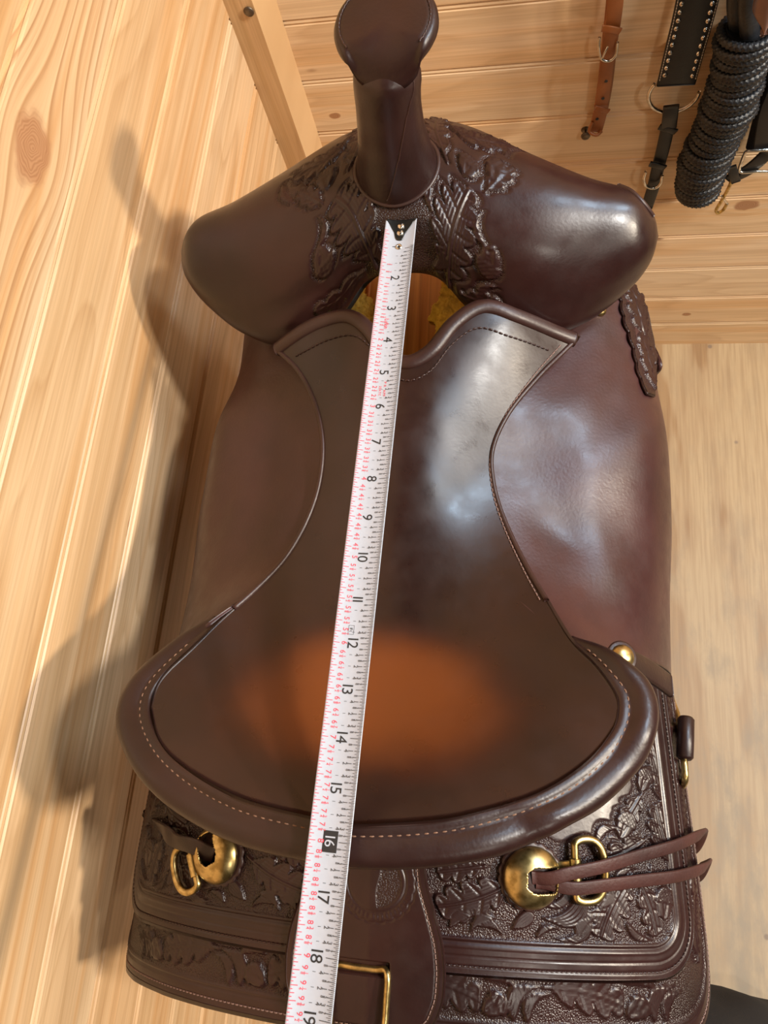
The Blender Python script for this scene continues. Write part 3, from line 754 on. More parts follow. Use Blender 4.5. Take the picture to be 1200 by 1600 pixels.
# cap
tilt = math.radians(7)
cx_ = np.array([1, 0, 0.0]); cz_ = np.array([0, -math.sin(tilt), math.cos(tilt)]); cy_ = np.cross(cz_, cx_)
capo = np.array([.27, 18.5, 2.62])
prof = np.array([(0, .27), (.4, .27), (.8, .265), (1.0, .255), (1.1, .24), (1.13, .215), (1.17, .215), (1.24, .16), (1.29, .06), (1.29, -.05), (1.24, -.15), (1.1, -.24), (.9, -.32), (.6, -.45), (.3, -.6), (0, -.62)])
ka = 72; aa = np.linspace(0, 2 * math.pi, ka, endpoint=False)
CX = prof[:, 0][:, None] * np.cos(aa); CY = prof[:, 0][:, None] * np.sin(aa) * 1.02; CZ = np.repeat(prof[:, 1][:, None], ka, 1)
bl = sstep((-CY - .55) / .85) * sstep((.98 - np.abs(CX)) / .22)          # rider side folds down into the neck
CZ = CZ - bl * .78; CY = CY + bl * .06; CY[9:] += bl[9:] * .3; CX[9:] *= 1 - .25 * bl[9:]
CP = capo + CX[..., None] * cx_ + CY[..., None] * cy_ + CZ[..., None] * cz_
cap = mesh_obj('horn_cap', CP, quads(len(prof), ka, cm=True, flip=True), M['leather'], saddle, label='flat round horn cap with stitched edge')
ca = np.linspace(math.radians(-38), math.radians(218), 120)
cst = np.array([capo + cx_ * 1.12 * math.cos(a) + cy_ * 1.14 * math.sin(a) + cz_ * .235 for a in ca])
stitches('stitching', cst, cz_, M['edge'], cap, gap=.12, r=.022, lift=0)

# ---- side jockeys (the smooth panels that fall either side of the seat)
panel = [
    (4.7, [(4.6, -2.85), (5.7, -4.4), (6.8, -6.0), (7.6, -7.8), (8.05, -10.0), (8.1, -14)]),
    (7.0, [(2.6, -3.95), (4.2, -4.55), (5.9, -5.5), (7.15, -7.0), (7.85, -9.4), (8.0, -14)]),
    (9.5, [(1.7, -3.92), (3.6, -4.7), (5.4, -5.4), (6.9, -6.5), (7.8, -9.0), (8.0, -14)]),
    (12.0, [(2.4, -4.0), (3.9, -4.7), (5.4, -5.35), (6.75, -6.3), (7.45, -8.9), (7.7, -14)]),
    (14.5, [(3.4, -4.75), (4.4, -5.2), (5.5, -5.8), (6.45, -6.9), (6.95, -9.0), (7.2, -14)]),
    (17.0, [(3.4, -5.0), (4.6, -5.4), (5.7, -6.1), (6.5, -7.1), (6.9, -9.0), (7.1, -14)]),
    (19.5, [(3.2, -5.6), (4.4, -6.0), (5.4, -6.7), (6.0, -7.7), (6.3, -9.2), (6.5, -14)])]
# the stand lets the saddle hang a little to the right, so that side stands out further
LEAN = {4.7: .35, 7.0: .55, 9.5: .72, 12.0: 1.05, 14.5: 1.4, 17.0: 1.25, 19.5: .8}
def panel_grid(sgn, n=120, m=160):
    rows = []
    for v, pts in panel:
        ex = LEAN[v] if sgn > 0 else -.05
        rows.append(crom([(sgn * (u + ex * min(1.0, max(0.0, (u - 3.2) / 4.0))), v, w) for u, w in pts], m))
    return crom_u(np.stack(rows), n)
for sgn in (-1, 1):
    G = panel_grid(sgn, 140, 200)
    al = np.concatenate([np.zeros((140, 1)), np.cumsum(np.linalg.norm(np.diff(G, axis=1), axis=2), 1)], 1)
    vv = G[..., 1]
    # round the rear lower corner
    px_ = project(G)
    tl = Tooling(al, vv)
    def pat(px, py):
        d = (px_[..., 0] - px) ** 2 + (px_[..., 1] - py) ** 2; i = np.unravel_index(np.argmin(d), d.shape); return (al[i], vv[i])
    hh = np.zeros_like(al)
    if sgn > 0:                                             # the loose leather swells and hollows a little
        for (qx, qy), rad, amp in (((940, 735), 1.3, .16), ((888, 838), .95, -.16), ((955, 890), 1.0, .08), ((985, 640), .9, -.08), ((880, 640), 1.0, .06)):
            a0, v0 = pat(qx, qy); hh += amp * np.exp(-((al - a0) ** 2 + (vv - v0) ** 2) / rad ** 2)
    shell('side_jockey', G, .17, M['fender'], saddle, up=(sgn * .5, 0, 1), h=hh, label='smooth %s side panel under the seat edge' % ('left' if sgn < 0 else 'right'))
PANEL_R = panel_grid(1, 140, 200); PPX = project(PANEL_R)
PN = grid_normals(PANEL_R)
if PN[..., 2].sum() < 0: PN = -PN
def on_panel(px, py, lift=0.0):
    d = (PPX[..., 0] - px) ** 2 + (PPX[..., 1] - py) ** 2 + np.where(((camp - PANEL_R) * PN).sum(-1) > 0, 0, 1e5); i = np.unravel_index(np.argmin(d), d.shape); return PANEL_R[i] + PN[i] * lift

# ---- rear jockeys and skirts
PROF = crom([(0, -5.0), (1.5, -5.08), (3, -5.3), (4.6, -5.75), (6.0, -6.45), (7.2, -7.5), (8.0, -8.9), (8.35, -10.6), (8.45, -13)], 200)
PL = np.r_[0, np.cumsum(np.linalg.norm(np.diff(PROF, axis=0), axis=1))]
def skirt_pt(s, v, lift=0.0):
    a = np.abs(s); u = np.interp(a, PL, PROF[:, 0]); w = np.interp(a, PL, PROF[:, 1])
    k = 1 + .012 * (-v)
    w = w - .10 * np.maximum(0, -v) - .012 * np.maximum(0, -v) ** 2 + .05 * np.maximum(0, v)
    lean = np.where(s > 0, .62, .15) * sstep((u - 4.5) / 4.0)
    P = np.stack([np.sign(s) * (u * k + lean), v, w], -1)
    if np.ndim(lift) or lift:
        e = 1e-3
        du = np.gradient(PROF[:, 0], PL); dw = np.gradient(PROF[:, 1], PL)
        nu = -np.interp(a, PL, dw) * np.sign(s); nw = np.interp(a, PL, du)
        P = P + np.stack([nu, np.zeros_like(nu) - .12, nw], -1) * np.asarray(lift)[..., None]
    return P
gs, gv = np.meshgrid(np.linspace(-11, 11, 441), np.linspace(-5.5, 6, 231), indexing='ij')
GP = project(skirt_pt(gs, gv, np.full_like(gs, .1)))
def sk_at(px, py):
    d = (GP[..., 0] - px) ** 2 + (GP[..., 1] - py) ** 2; i = np.unravel_index(np.argmin(d), d.shape); return np.array([gs[i], gv[i]])
def sk_pt(px, py, lift=.25):
    s, v = sk_at(px, py); return skirt_pt(np.array(s), np.array(v), np.array(lift))

def flap(name, sgn, S, vr, vf, r, lift, thick, n, m, tool, label, s0=0.0):
    vs = np.linspace(0, 1, n)[:, None]; ss = np.linspace(0, 1, m)[None, :]
    v = vr + (vf - vr) * (vs ** 1.0) + ss * 0
    dd = np.clip(v - vr, 0, r)
    smax = S - r + np.sqrt(np.clip(r * r - (r - dd) ** 2, 0, None))
    s = s0 + (smax - s0) * ss
    qx = s - (S - r); qy = (vr + r) - v
    sd = np.sqrt(np.maximum(qx, 0) ** 2 + np.maximum(qy, 0) ** 2) + np.minimum(np.maximum(qx, qy), 0) - r
    d = -sd
    h, bg = tool(s, v, d)
    P = skirt_pt(s * sgn, v, np.full_like(s, lift))
    return shell(name, P, thick, M['tooled'], saddle, up=(sgn * .3, -.1, 1), h=h, bg=bg, label=label), d

def ab(q): return (abs(q[0]), q[1])
JOCK_LEAF = [((3.3, -1.15), (1.6, -1.75), .50, .05, 4), ((2.7, -.75), (1.6, -.95), .32, 0, 3), ((6.35, -.85), (5.55, -2.25), .5, -.05, 4), ((6.65, -1.0), (6.95, -2.2), .34, .06, 3), ((7.75, -.5), (7.35, 1.0), .45, .05, 4), ((6.9, .1), (5.7, -.45), .36, .05, 3), ((7.7, 1.0), (7.4, 2.9), .45, 0, 4), ((6.9, 1.2), (6.3, .4), .3, 0, 3), ((7.0, 2.9), (7.4, 4.4), .4, 0, 4), ((.2, -1.0), (1.4, -1.7), .4, 0, 3)]
JOCK_AC = [((7.35, -1.05), (7.2, -1.85), .25), ((7.8, -.75), (7.8, -1.5), .23), ((6.55, .75), (6.2, .1), .24), ((7.2, 1.9), (6.9, 1.3), .22)]
JOCK_SC = [((5.25, -1.1), (4.15, -1.85), .26, .3), ((5.35, -1.6), (4.4, -2.3), .15, .3), ((3.95, -1.75), (3.4, -2.15), .17, .0), ((4.95, -.9), (4.0, -1.5), .12, .3), ((2.4, -2.1), (3.2, -2.3), .12, .2), ((6.2, -1.9), (6.9, -2.3), .1, -.2), ((6.6, 2.2), (6.9, 3.2), .16, .3), ((5.9, -1.0), (5.5, -1.6), .12, .2), ((7.85, -1.7), (7.2, -2.2), .12, .2), ((8.0, .2), (7.8, 1.0), .1, .2), ((1.9, -2.2), (2.6, -1.9), .13, .2), ((3.0, -1.9), (2.4, -2.3), .12, -.2), ((5.0, -2.3), (5.5, -1.8), .12, .2), ((4.0, -2.3), (4.6, -2.1), .09, .2), ((6.1, -1.2), (6.6, -.6), .12, .3), ((7.0, -.5), (6.6, -1.0), .12, .3), ((5.6, -.1), (6.3, .3), .12, .3), ((6.0, -.6), (5.5, -.95), .12, -.3)]
def jock_tool(s, v, d):
    t = Tooling(s, v)
    for a, b, w, bd, n in JOCK_LEAF: t.leaf(a, b, w, bd, n)
    for a, b, w in JOCK_AC: t.acorn(a, b, w)
    for a, b, w, bd in JOCK_SC: t.scroll(a, b, w, bd)
    reg = sstep((d - .82) / .06) * sstep((3.1 + .25 * np.sin(v * 5) + .2 * np.sin(s * 7) - d) / .12)
    plain_ = sstep((v - .0 - .12 * np.sin(s * 5)) / .12) * sstep((6.7 + .12 * np.sin(v * 5) - s) / .12) * (1 - t.near)
    reg = np.maximum(sstep((d - .82) / .06), 0) * (1 - plain_)
    t.h *= sstep((d - .8) / .05)
    h, bg = t.finish(reg, .035)
    for at, w, H in ((.80, .03, .03), (.72, .025, -.045), (.62, .03, .02), (.40, .025, -.02), (.17, .03, -.03)): h = h + H * np.exp(-((d - at) / w) ** 2)
    return h, bg
def skirt_tool(s, v, d):
    t = Tooling(s, v); k = 0
    q = .9
    while q < 7.4:
        y0 = -3.85
        if k % 3 == 0: t.leaf((q, y0 + .35), (q + 1.75, y0 - .05), .52, .06, 4)
        elif k % 3 == 1: t.acorn((q + .62, y0 + .05), (q + .05, y0 - .3), .27); t.scroll((q + .1, y0 + .5), (q + .9, y0 + .25), .16, .2)
        else: t.scroll((q, y0 - .45), (q + .75, y0 + .35), .2, .3); t.scroll((q + .35, y0 - .5), (q + 1.0, y0 + .2), .16, .3)
        q += (1.75, .75, .95)[k % 3]; k += 1
    q = -2.9
    while q < 5:
        x0 = 8.95
        if k % 3 == 0: t.leaf((x0 - .25, q), (x0 + .1, q + 1.5), .42, .05, 4)
        elif k % 3 == 1: t.acorn((x0, q), (x0, q + .6), .25)
        else: t.scroll((x0 - .3, q), (x0 + .2, q + .8), .17, .3)
        q += (1.5, .7, .85)[k % 3]; k += 1
    reg = sstep((d - .55) / .06) * sstep((1.75 - d) / .06)
    t.h *= reg
    h, bg = t.finish(reg, .04)
    for at, w, H in ((.53, .03, .03), (.45, .025, -.04), (.17, .03, -.03)): h = h + H * np.exp(-((d - at) / w) ** 2)
    return h, bg

for sgn in (-1, 1):
    nm = 'left' if sgn < 0 else 'right'
    fl_, d_ = flap('skirt', sgn, 10.4 if sgn < 0 else 10.0, -4.95, 6.5, 1.7 if sgn < 0 else 2.6, 0.0, .35, 230, 260, skirt_tool, 'tooled outer %s rear skirt' % nm)
    fj_, d2_ = flap('rear_jockey', sgn, 8.75 if sgn < 0 else 8.35, -3.25, 4.6, 1.5, .2, .19, 300, 330, jock_tool, 'tooled %s rear jockey with oak leaves' % nm, s0=0.0)
    for flp, S, vr, r, lift, inset in ((fj_, 8.75 if sgn < 0 else 8.35, -3.25, 1.5, .2, .17), (fl_, 10.4 if sgn < 0 else 10.0, -4.95, 1.7 if sgn < 0 else 2.6, 0.0, .17)):
        S2, v2, r2 = S - inset, vr + inset, r - inset
        pts = [(q, v2) for q in np.linspace(1.2, S2 - r2, 40)] + [(S2 - r2 + r2 * math.sin(a), v2 + r2 - r2 * math.cos(a)) for a in np.linspace(0, math.pi / 2, 14)] + [(S2, q) for q in np.linspace(v2 + r2, 4, 40)]
        pts = np.array(pts); pth = skirt_pt(pts[:, 0] * sgn, pts[:, 1], np.full(len(pts), lift))
        stitches('stitching', pth, (sgn * .3, -.15, 1), M['edge'] if flp is fj_ else M['thread_grey'], flp, gap=.13, ln=.09, r=.02, lift=-.01)

# ---- frames on the skirt
def sk_frame(s, v, lift):
    e = .05
    p = skirt_pt(np.array(s), np.array(v), np.array(lift))
    es = skirt_pt(np.array(s + e), np.array(v), np.array(lift)) - p; ev = skirt_pt(np.array(s), np.array(v + e), np.array(lift)) - p
    es /= np.linalg.norm(es); n = np.cross(es, ev); n /= np.linalg.norm(n); ev = np.cross(n, es)
    return p, es, ev, n

# ---- centre connector plate behind the cantle
VP = np.array([0.6, -.2, -1.2, -2.0, -2.6, -3.2, -3.8, -4.3, -4.6, -4.75]); HP = np.array([1.35, 1.36, 1.42, 1.68, 1.84, 1.90, 1.86, 1.68, 1.3, .85])
vv = np.interp(np.linspace(0, 1, 200), np.linspace(0, 1, len(VP)), VP)[:, None]
hw = np.interp(-vv, -VP, HP); hw = np.apply_along_axis(lambda a: np.convolve(np.pad(a, 6, 'edge'), np.ones(13) / 13, 'valid'), 0, hw)
ss = hw * np.linspace(-1, 1, 170)[None]
S0 = -.12
dE = np.minimum(hw - np.abs(ss), vv + 4.75)
X, Y = ss - .25, vv + 1.25
R = np.hypot(X, Y); A = np.arctan2(Y, X)
h = -.03 * np.exp(-((R - .72) / .022) ** 2) - .025 * np.exp(-((R - (.93 + .035 * np.abs(np.sin(A * 12)))) / .02) ** 2)
h = h - .012 * (np.sin(A * 46) > .2) * np.exp(-((R - .82) / .05) ** 2)
peb = sstep((.62 - R) / .04) * sstep((X - .05 * np.sin(Y * 5) - .02) / .03) * sstep((.52 - np.abs(X + .35 * Y - .12)) / .03)
h = h - .025 * peb
h = h - .03 * np.exp(-((dE - .17) / .03) ** 2)
slot = sstep((.68 - np.abs(ss + .05)) / .03) * sstep((.18 - np.abs(vv + 3.27)) / .03)
h = h - .13 * slot
PP = skirt_pt(ss + S0 + 1e-4, vv + 0 * ss, np.full(ss.shape, .43))
plate = shell('connector_plate', PP, .14, M['tooled'], saddle, up=(0, 0, 1), h=h, bg=peb, label='plain centre plate with stamped round maker mark and slot')
bd = [(hw[i, 0] - .17, vv[i, 0]) for i in range(10, 192)]
for sg in (-1, 1):
    pth = skirt_pt(np.array([a * sg + S0 for a, b in bd]), np.array([b for a, b in bd]), np.full(len(bd), .43))
    stitches('stitching', pth, (0, 0, 1), M['thread_grey'], plate, gap=.13, ln=.09, r=.018, lift=-.012)
pth = skirt_pt(np.linspace(-1.0, 1.0, 40) + S0, np.full(40, -4.58), np.full(40, .43))
stitches('stitching', pth, (0, 0, 1), M['thread_tan'], plate, gap=.13, ln=.06, r=.018, lift=-.008)
rp = [(-.62, -3.3, .34), (-.2, -3.3, .34), (.3, -3.3, .34), (.52, -3.26, .40), (.60, -3.4, .52), (.60, -3.8, .58), (.57, -4.5, .62), (.5, -5.0, .62), (.3, -5.25, .6), (-.3, -5.28, .6), (-.6, -5.0, .6), (-.68, -4.5, .6), (-.7, -3.8, .56), (-.7, -3.4, .5)]
rp = crom([skirt_pt(np.array(a + S0), np.array(b), np.array(c)) for a, b, c in rp], 110, closed=True)
sweep('dee_ring', rp, circle(.085, 10), M['brass'], plate, closed=True, up=(0, 0, 1), label='brass ring hung in the plate slot')

# ---- brass conchos with their rings
def concho(cpx, sgn, open_ang, ring, ring_ang, ring_w, ring_h):
    s, v = sk_at(*cpx)
    p, es, ev, n = sk_frame(s, v, .22)
    nm = 'left' if sgn < 0 else 'right'
    # scalloped leather rosette
    k = 144; a = np.linspace(0, 2 * math.pi, k, endpoint=False)
    rs = .80 + .045 * np.abs(np.sin(a * 9))
    rows = [(0, .05), (.9, .05), (.985, .035), (1.0, 0.0), (.98, -.05)]
    V = np.stack([p + (np.cos(a) * rs * f)[:, None] * es + (np.sin(a) * rs * f)[:, None] * ev + n * hh for f, hh in rows])
    con = mesh_obj('concho', V, quads(len(rows), k, cm=True, flip=True), M['edge'], saddle, label='%s scalloped leather rosette with a brass concho' % nm)
    # dome with a slot
    kr, ka = 26, 96
    f = np.linspace(0, 1, kr)[:, None]; a = np.linspace(0, 2 * math.pi, ka, endpoint=False)[None]
    r0 = .70
    x = f * r0 * np.cos(a); y = f * r0 * np.sin(a); hz = .06 + .42 * np.sqrt(np.clip(1 - (f * .985) ** 2, 0, 1)) + 0 * a
    V = p + x[..., None] * es + y[..., None] * ev + hz[..., None] * n
    ca, sa = math.cos(open_ang), math.sin(open_ang)
    xl = x * ca + y * sa; yl = -x * sa + y * ca
    F = quads(kr, ka, cm=True, flip=True)
    cxl = xl.ravel()[F].mean(1); cyl = yl.ravel()[F].mean(1)
    keep = ~((cxl > -.2) & (cxl < .58) & (np.abs(cyl) < .29 - .12 * np.clip(-cxl - .02, 0, 1) * 6))
    dome = mesh_obj('dome', V, F[keep], M['brass'], con, label='worn brass dome')
    md = dome.modifiers.new('wall', 'SOLIDIFY'); md.thickness = .05 * IN; md.offset = -1
    # dark well under the slot
    Vw, Fw = lathe_data([(0, .12), (.3, .12), (.58, .10), (.62, .0)], 32, p, n, es)
    mesh_obj('well', Vw, Fw, M['edge'], con)
    # ring
    q, es, ev, n = sk_frame(*sk_at(*ring), .40)
    ca, sa = math.cos(ring_ang), math.sin(ring_ang); rx = es * ca + ev * sa; ry = -es * sa + ev * ca
    pts = []
    for t in np.linspace(0, 2 * math.pi, 40, endpoint=False):
        x = math.copysign(abs(math.cos(t)) ** .8, math.cos(t)); y = math.copysign(abs(math.sin(t)) ** .85, math.sin(t))
        pts.append(q + rx * ring_w * .62 * max(x, -.62) + ry * ring_h * y)
    ringp = crom(pts, 90, closed=True)
    ro = sweep('dee_ring', ringp, circle(.10, 10), M['brass'], con, closed=True, up=n, label='%s brass D shaped ring' % nm)
    bar = q - rx * ring_w * .62 * .62
    sweep('clip', [bar - ry * .30, bar - ry * .28, bar + ry * .28, bar + ry * .30], circle(.15, 12), M['brass'], con, up=n)
    sweep('clip_strap', [bar - n * .06, (bar * .6 + p * .4) - n * .08, p + (bar - p) * .25], rrect(.5, .07), M['brass'], con, up=n)
    return p, n
cR, nR = concho((828, 1368), 1, math.radians(0), (908, 1355), math.radians(4), .82, .74)
cL, nL = concho((348, 1334), -1, math.radians(120), (305, 1352), math.radians(204), .78, .60)

def skp(px, py, lift): return sk_pt(px, py, lift)
def string(name, pts, w=.34, t=.10, label=None, up=(0.1, -.35, 1), mat=None):
    return sweep(name, crom(pts, 70), rrect(w, t, t * .4), mat or M['latigo'], saddle, up=up, label=label)
edgeR = skp(1092, 1312, .3)
string('saddle_string', [cR + nR * .12, skp(850, 1366, .52), skp(875, 1355, .62), skp(925, 1346, .58), skp(985, 1333, .42), skp(1040, 1316, .38), skp(1078, 1302, .36), skp(1090, 1302, .25) + np.array([.0, 0, -.1]), skp(1094, 1318, .12) + np.array([.0, -.25, -.9]), skp(1094, 1330, .05) + np.array([-.1, -.5, -2.4])], label='upper reddish latigo string tied through the right ring')
string('saddle_string', [cR + nR * .1 + np.array([.1, -.1, 0]), skp(850, 1376, .42), skp(885, 1380, .55), skp(935, 1376, .5), skp(990, 1372, .4), skp(1045, 1364, .36), skp(1085, 1352, .36), skp(1096, 1346, .25) + np.array([.0, 0, -.1]), skp(1098, 1362, .12) + np.array([.0, -.3, -1.0]), skp(1098, 1372, .05) + np.array([-.1, -.4, -2.6])], label='lower reddish latigo string tied through the right ring')
string('saddle_string', [cL + nL * .2, skp(325, 1318, .62), skp(295, 1310, .55), skp(262, 1292, .34), skp(240, 1278, .24), skp(232, 1272, .1)], w=.45, mat=M['leather'], label='dark string passing behind the left ring')

# ---- fittings on the right side
kp = to_uvw(at_x(1071, 1153, 4.78))
V, F = lathe_data([(0, -.62), (.18, -.62), (.24, -.55), (.245, 0), (.24, .55), (.18, .62), (0, .62)], 20, kp, (-.12, -.98, .18))
keeper = mesh_obj('rigging_keeper', V, F, M['leather'], saddle, label='leather keeper rolled round the flank ring')
rg = [to_uvw(at_x(a, b, 4.72)) for a, b in ((1046, 1085), (1052, 1100), (1058, 1118), (1064, 1150), (1068, 1180), (1070, 1200), (1070, 1220), (1064, 1230), (1058, 1228))]
sweep('rigging_ring', crom(rg, 50), circle(.1, 10), M['brass'], saddle, up=(1, 0, 0), label='brass flank ring on the right side')
tab = crom([sp(975, 1030, -3.5), sp(1000, 1040, -4.2), sp(1025, 1056, -4.9), sp(1047, 1072, -5.6)], 20)
sweep('strap_tab', tab, rrect(.62, .17, .06), M['leather'], saddle, up=(.4, .25, 1), label='short thick strap end beside the right cantle')
p = sp(972, 1026, -3.55)
V, F = lathe_data([(.30, 0), (.29, .06), (.24, .13), (.12, .18), (0, .19)], 24, p, (.35, .1, 1))
mesh_obj('small_concho', V, F, M['brass'], saddle, label='small brass concho half under the cantle')
V, F = lathe_data([(0, .02), (.36, .02), (.4, 0), (.36, -.06), (0, -.06)], 24, p, (.35, .1, 1))
mesh_obj('small_rosette', V, F, M['edge'], saddle)
p = on_panel(936, 487, .06)
V, F = lathe_data([(.2, 0), (.19, .06), (.12, .11), (0, .13)], 20, p, (.5, -.2, 1))
mesh_obj('small_concho', V, F, M['brass'], saddle, label='small brass stud under the right swell')
# tooled overlay at the front of the right side
La = crom([on_panel(a, b, .12) for a, b in ((966, 452), (974, 493), (979, 512), (987, 534), (992, 556), (998, 585), (1010, 616))], 90)
Ra = crom([on_panel(a, b, .12) for a, b in ((990, 440), (1006, 480), (1014, 515), (1019, 541), (1019, 567), (1019, 594), (1020, 618))], 90)
f = np.linspace(0, 1, 60)[None, :, None]
wob = .07 * np.abs(np.sin(np.linspace(0, 1, 90) * 22))[:, None, None] * (1 - f)
OV = La[:, None] * (1 - f + wob) + Ra[:, None] * (f - wob)
la = np.r_[0, np.cumsum(np.linalg.norm(np.diff(La, axis=0), axis=1))]
gA = np.linalg.norm(OV - OV[:, :1], axis=2); gB = np.repeat(la[:, None], 60, 1)
tl = Tooling(gA, gB)
Wd = gA[:, -1].max()
tl.leaf((Wd * .5, la[-1] * .98), (Wd * .45, la[-1] * .42), Wd * .34, 0, 4, H=.06); tl.leaf((Wd * .5, la[-1] * .45), (Wd * .5, .1), Wd * .36, 0, 4, H=.06); tl.acorn((Wd * .75, la[-1] * .5), (Wd * .8, la[-1] * .66), .2)
shell('front_overlay', OV, .12, M['tooled'], saddle, up=(.5, -.1, 1), h=tl.h - .03 * (1 - tl.cover), bg=1 - tl.cover, label='tooled leaf overlay on the right front panel')
def tip_pt(a, b): return to_uvw(at_x(a, b, 4.35))
ta = crom([tip_pt(*q) for q in ((1008, 528), (1008, 550), (1008, 570), (1008, 588))], 24)
tb = crom([tip_pt(*q) for q in ((1018, 532), (1029, 552), (1035, 574), (1021, 592))], 24)
f = np.linspace(0, 1, 10)[None, :, None]
TP = ta[:, None] * (1 - f) + tb[:, None] * f; TP[..., 0] += .12 * np.sin(np.linspace(0, math.pi, 10))[None]
shell('fender_tip', TP, .16, M['fender'], saddle, up=(1, -.5, .8), label='rounded leather tip behind the right front panel')

# ---- gullet, lining and stand
gp = crom([(-3.4, 15.2, -6.6), (-2.7, 15.2, -5.2), (-2.0, 15.3, -4.35), (-1.2, 16.1, -3.85), (0, 16.6, -3.7), (1.2, 16.1, -3.85), (2.0, 15.3, -4.35), (2.7, 15.2, -5.2), (3.4, 15.2, -6.6)], 60)
sweep('gullet_binding', gp, circle(.17, 10), M['black_leather'], saddle, up=(0, 1, 0), label='dark binding round the gullet')
def fleece(sgn, u0, u1):
    n, m = 170, 110
    vv = np.linspace(10.2, 20.5, n)[:, None]; t = np.linspace(0, 1, m)[None]
    u = u0 + (u1 - u0) * t + sgn * .14 * (vv - 14) * (1 - t) + .16 * np.sin(vv * 2.1 + sgn) * (1 - t) + .08 * np.sin(vv * 5.3)* (1 - t)
    w = -5.7 + .5 * np.sin(t * 1.9) - .9 * (1 - t) ** 6 + 0 * vv - .35 * np.maximum(0, 12 - vv)
    P = np.stack([u + 0 * vv, vv + 0 * u, w], -1)
    lump = sum(np.sin(u * a + b * vv + c) * g for a, b, c, g in ((5, 3, 0, .05), (-7, 6, 1, .05), (13, -9, 2, .035), (17, 15, .5, .03), (-29, 21, 3, .022), (37, -33, 1.2, .018)))
    lump = lump + rng.normal(0, .022, (n, m))
    return shell('fleece_lining', P, .5, M['fleece'], saddle, up=(0, 0, 1), h=lump, label='%s side of the golden sheepskin lining' % ('left' if sgn < 0 else 'right'))
fleece(-1, -1.25, -3.7); fleece(1, .35, 3.1)

M['rack_wood'] = pine('rack_pine', pale=(0.72, 0.38, 0.12), tone=(0.60, 0.28, 0.08), ring=(0.36, 0.14, 0.035), ring_freq=30.0, ring_amt=.6, swirl=.2, seed=.4, use_random=False)
rack = empty('saddle_rack', (SO[0] * IN, (SO[1] + 7) * IN, 0), SA, 'wooden saddle stand under the saddle, seen through the gullet', 'saddle stand')
RW_ = 57 - 16 - 8.0                                         # height of the stand's top above the floor
def rack_part(name, c, sx, sy, sz, ax=None, mt=None):
    # boards are modelled lengthwise along local x so the grain follows them
    A = np.eye(3) if ax is None else np.asarray(ax, float)
    V, F = box_data((0, 0, 0), sx, sy, sz)
    o = mesh_obj(name, V, F, mt or M['rack_wood'], rack, smooth=False)
    o.matrix_local = Matrix.Translation(Vector([x * IN for x in c])) @ Matrix(A.T.tolist()).to_4x4()
    bv = o.modifiers.new('soft_edge', 'BEVEL'); bv.width = .08 * IN; bv.segments = 2
    return o
ALV = [(0, 1, 0), (-1, 0, 0), (0, 0, 1)]
rack_part('top_board', (-.4, 3.5, RW_), 26, 3.6, .8, ALV)
for sg in (-1, 1):
    c, s = math.cos(math.radians(38)), math.sin(math.radians(38)) * sg
    rack_part('side_board', (-.4 + sg * 3.6, 3.5, RW_ - 1.9), 26, 4.2, .8, [(0, 1, 0), (-c, 0, s), (s, 0, c)])
    for yy in (-4, 12):
        a = np.array([-.4 + sg * 1.6, yy, RW_ - 1.2]); b = np.array([-.4 + sg * 6.2, yy, .05])
        d = (a - b) / np.linalg.norm(a - b); y = np.array([0, 1, 0.]); z = np.cross(d, y)
        L = np.linalg.norm(a - b)
        rack_part('leg', (a + b) / 2 + d * .3 + np.array([0, 0, .35]), L, 2.6, 1.4, [d, y, z])
for yy in (-4, 12): rack_part('cross_brace', (-.4, yy + 1.9, 9), 11.0, 2.5, .8, [(1, 0, 0), (0, 0, 1), (0, -1, 0)])

# ------------------------------------------------------------------ tape measure
P0 = RW @ np.array([0.49430937, -8.15918262, 21.10752997]); DT = RW @ np.array([-0.09807825, 0.91941853, -0.3808546])
DT /= np.linalg.norm(DT)
CT = np.array([1.0, 0, 0]); CT -= DT * (CT @ DT); CT /= np.linalg.norm(CT)      # across the blade, to the right
NT = np.cross(CT, -DT); NT /= np.linalg.norm(NT)
if NT[2] < 0: NT = -NT
HWB = .435
def blade(t, x, h=0.0):
    t = np.asarray(t, float); x = np.asarray(x, float)
    sag = .085 * ((x / HWB) ** 2 - .35)
    return P0 + t[..., None] * DT + x[..., None] * CT + (sag + h)[..., None] * NT
tape = empty('tape_measure', ((P0[0] + DT[0] * 16) * IN, (P0[1] + DT[1] * 16) * IN, (P0[2] + DT[2] * 16 + CAMH) * IN),
             label='white steel tape measure blade lying along the seat from horn to cantle', cat='tape measure')
TOFF = P0 + DT * 16
def tape_part(name, V, F, mat, kind=None, label=None, smooth=True, parent=None):
    o = mesh_obj(name, np.asarray(V) - TOFF, F, mat, parent or tape, smooth=smooth, label=label)
    if kind: o['kind'] = kind
    return o
tz = np.r_[np.linspace(.02, .6, 24), np.linspace(.62, 27, 260)][:, None]; q = np.linspace(-1, 1, 25)[None]
notch = .50 * np.clip(1 - (np.abs(q) / .96) ** 1.15, 0, 1)
tt = np.where(tz < .6, .02 + (tz - .02) / .58 * (.6 - .02 - notch) + notch, tz)
top_ = blade(tt, q * HWB + 0 * tz, .004 + 0 * tt); bot_ = blade(tt, q * HWB + 0 * tz, -.012 + 0 * tt)
n, m_ = tt.shape
loop = np.concatenate([np.arange(m_), np.arange(1, n) * m_ + m_ - 1, (n - 1) * m_ + np.arange(m_ - 2, -1, -1), np.arange(n - 2, 0, -1) * m_])
a = np.arange(len(loop)); b = (a + 1) % len(loop)
F = np.vstack([quads(n, m_), quads(n, m_, off=n * m_, flip=True), np.stack([loop[a], loop[b], n * m_ + loop[b], n * m_ + loop[a]], 1)])
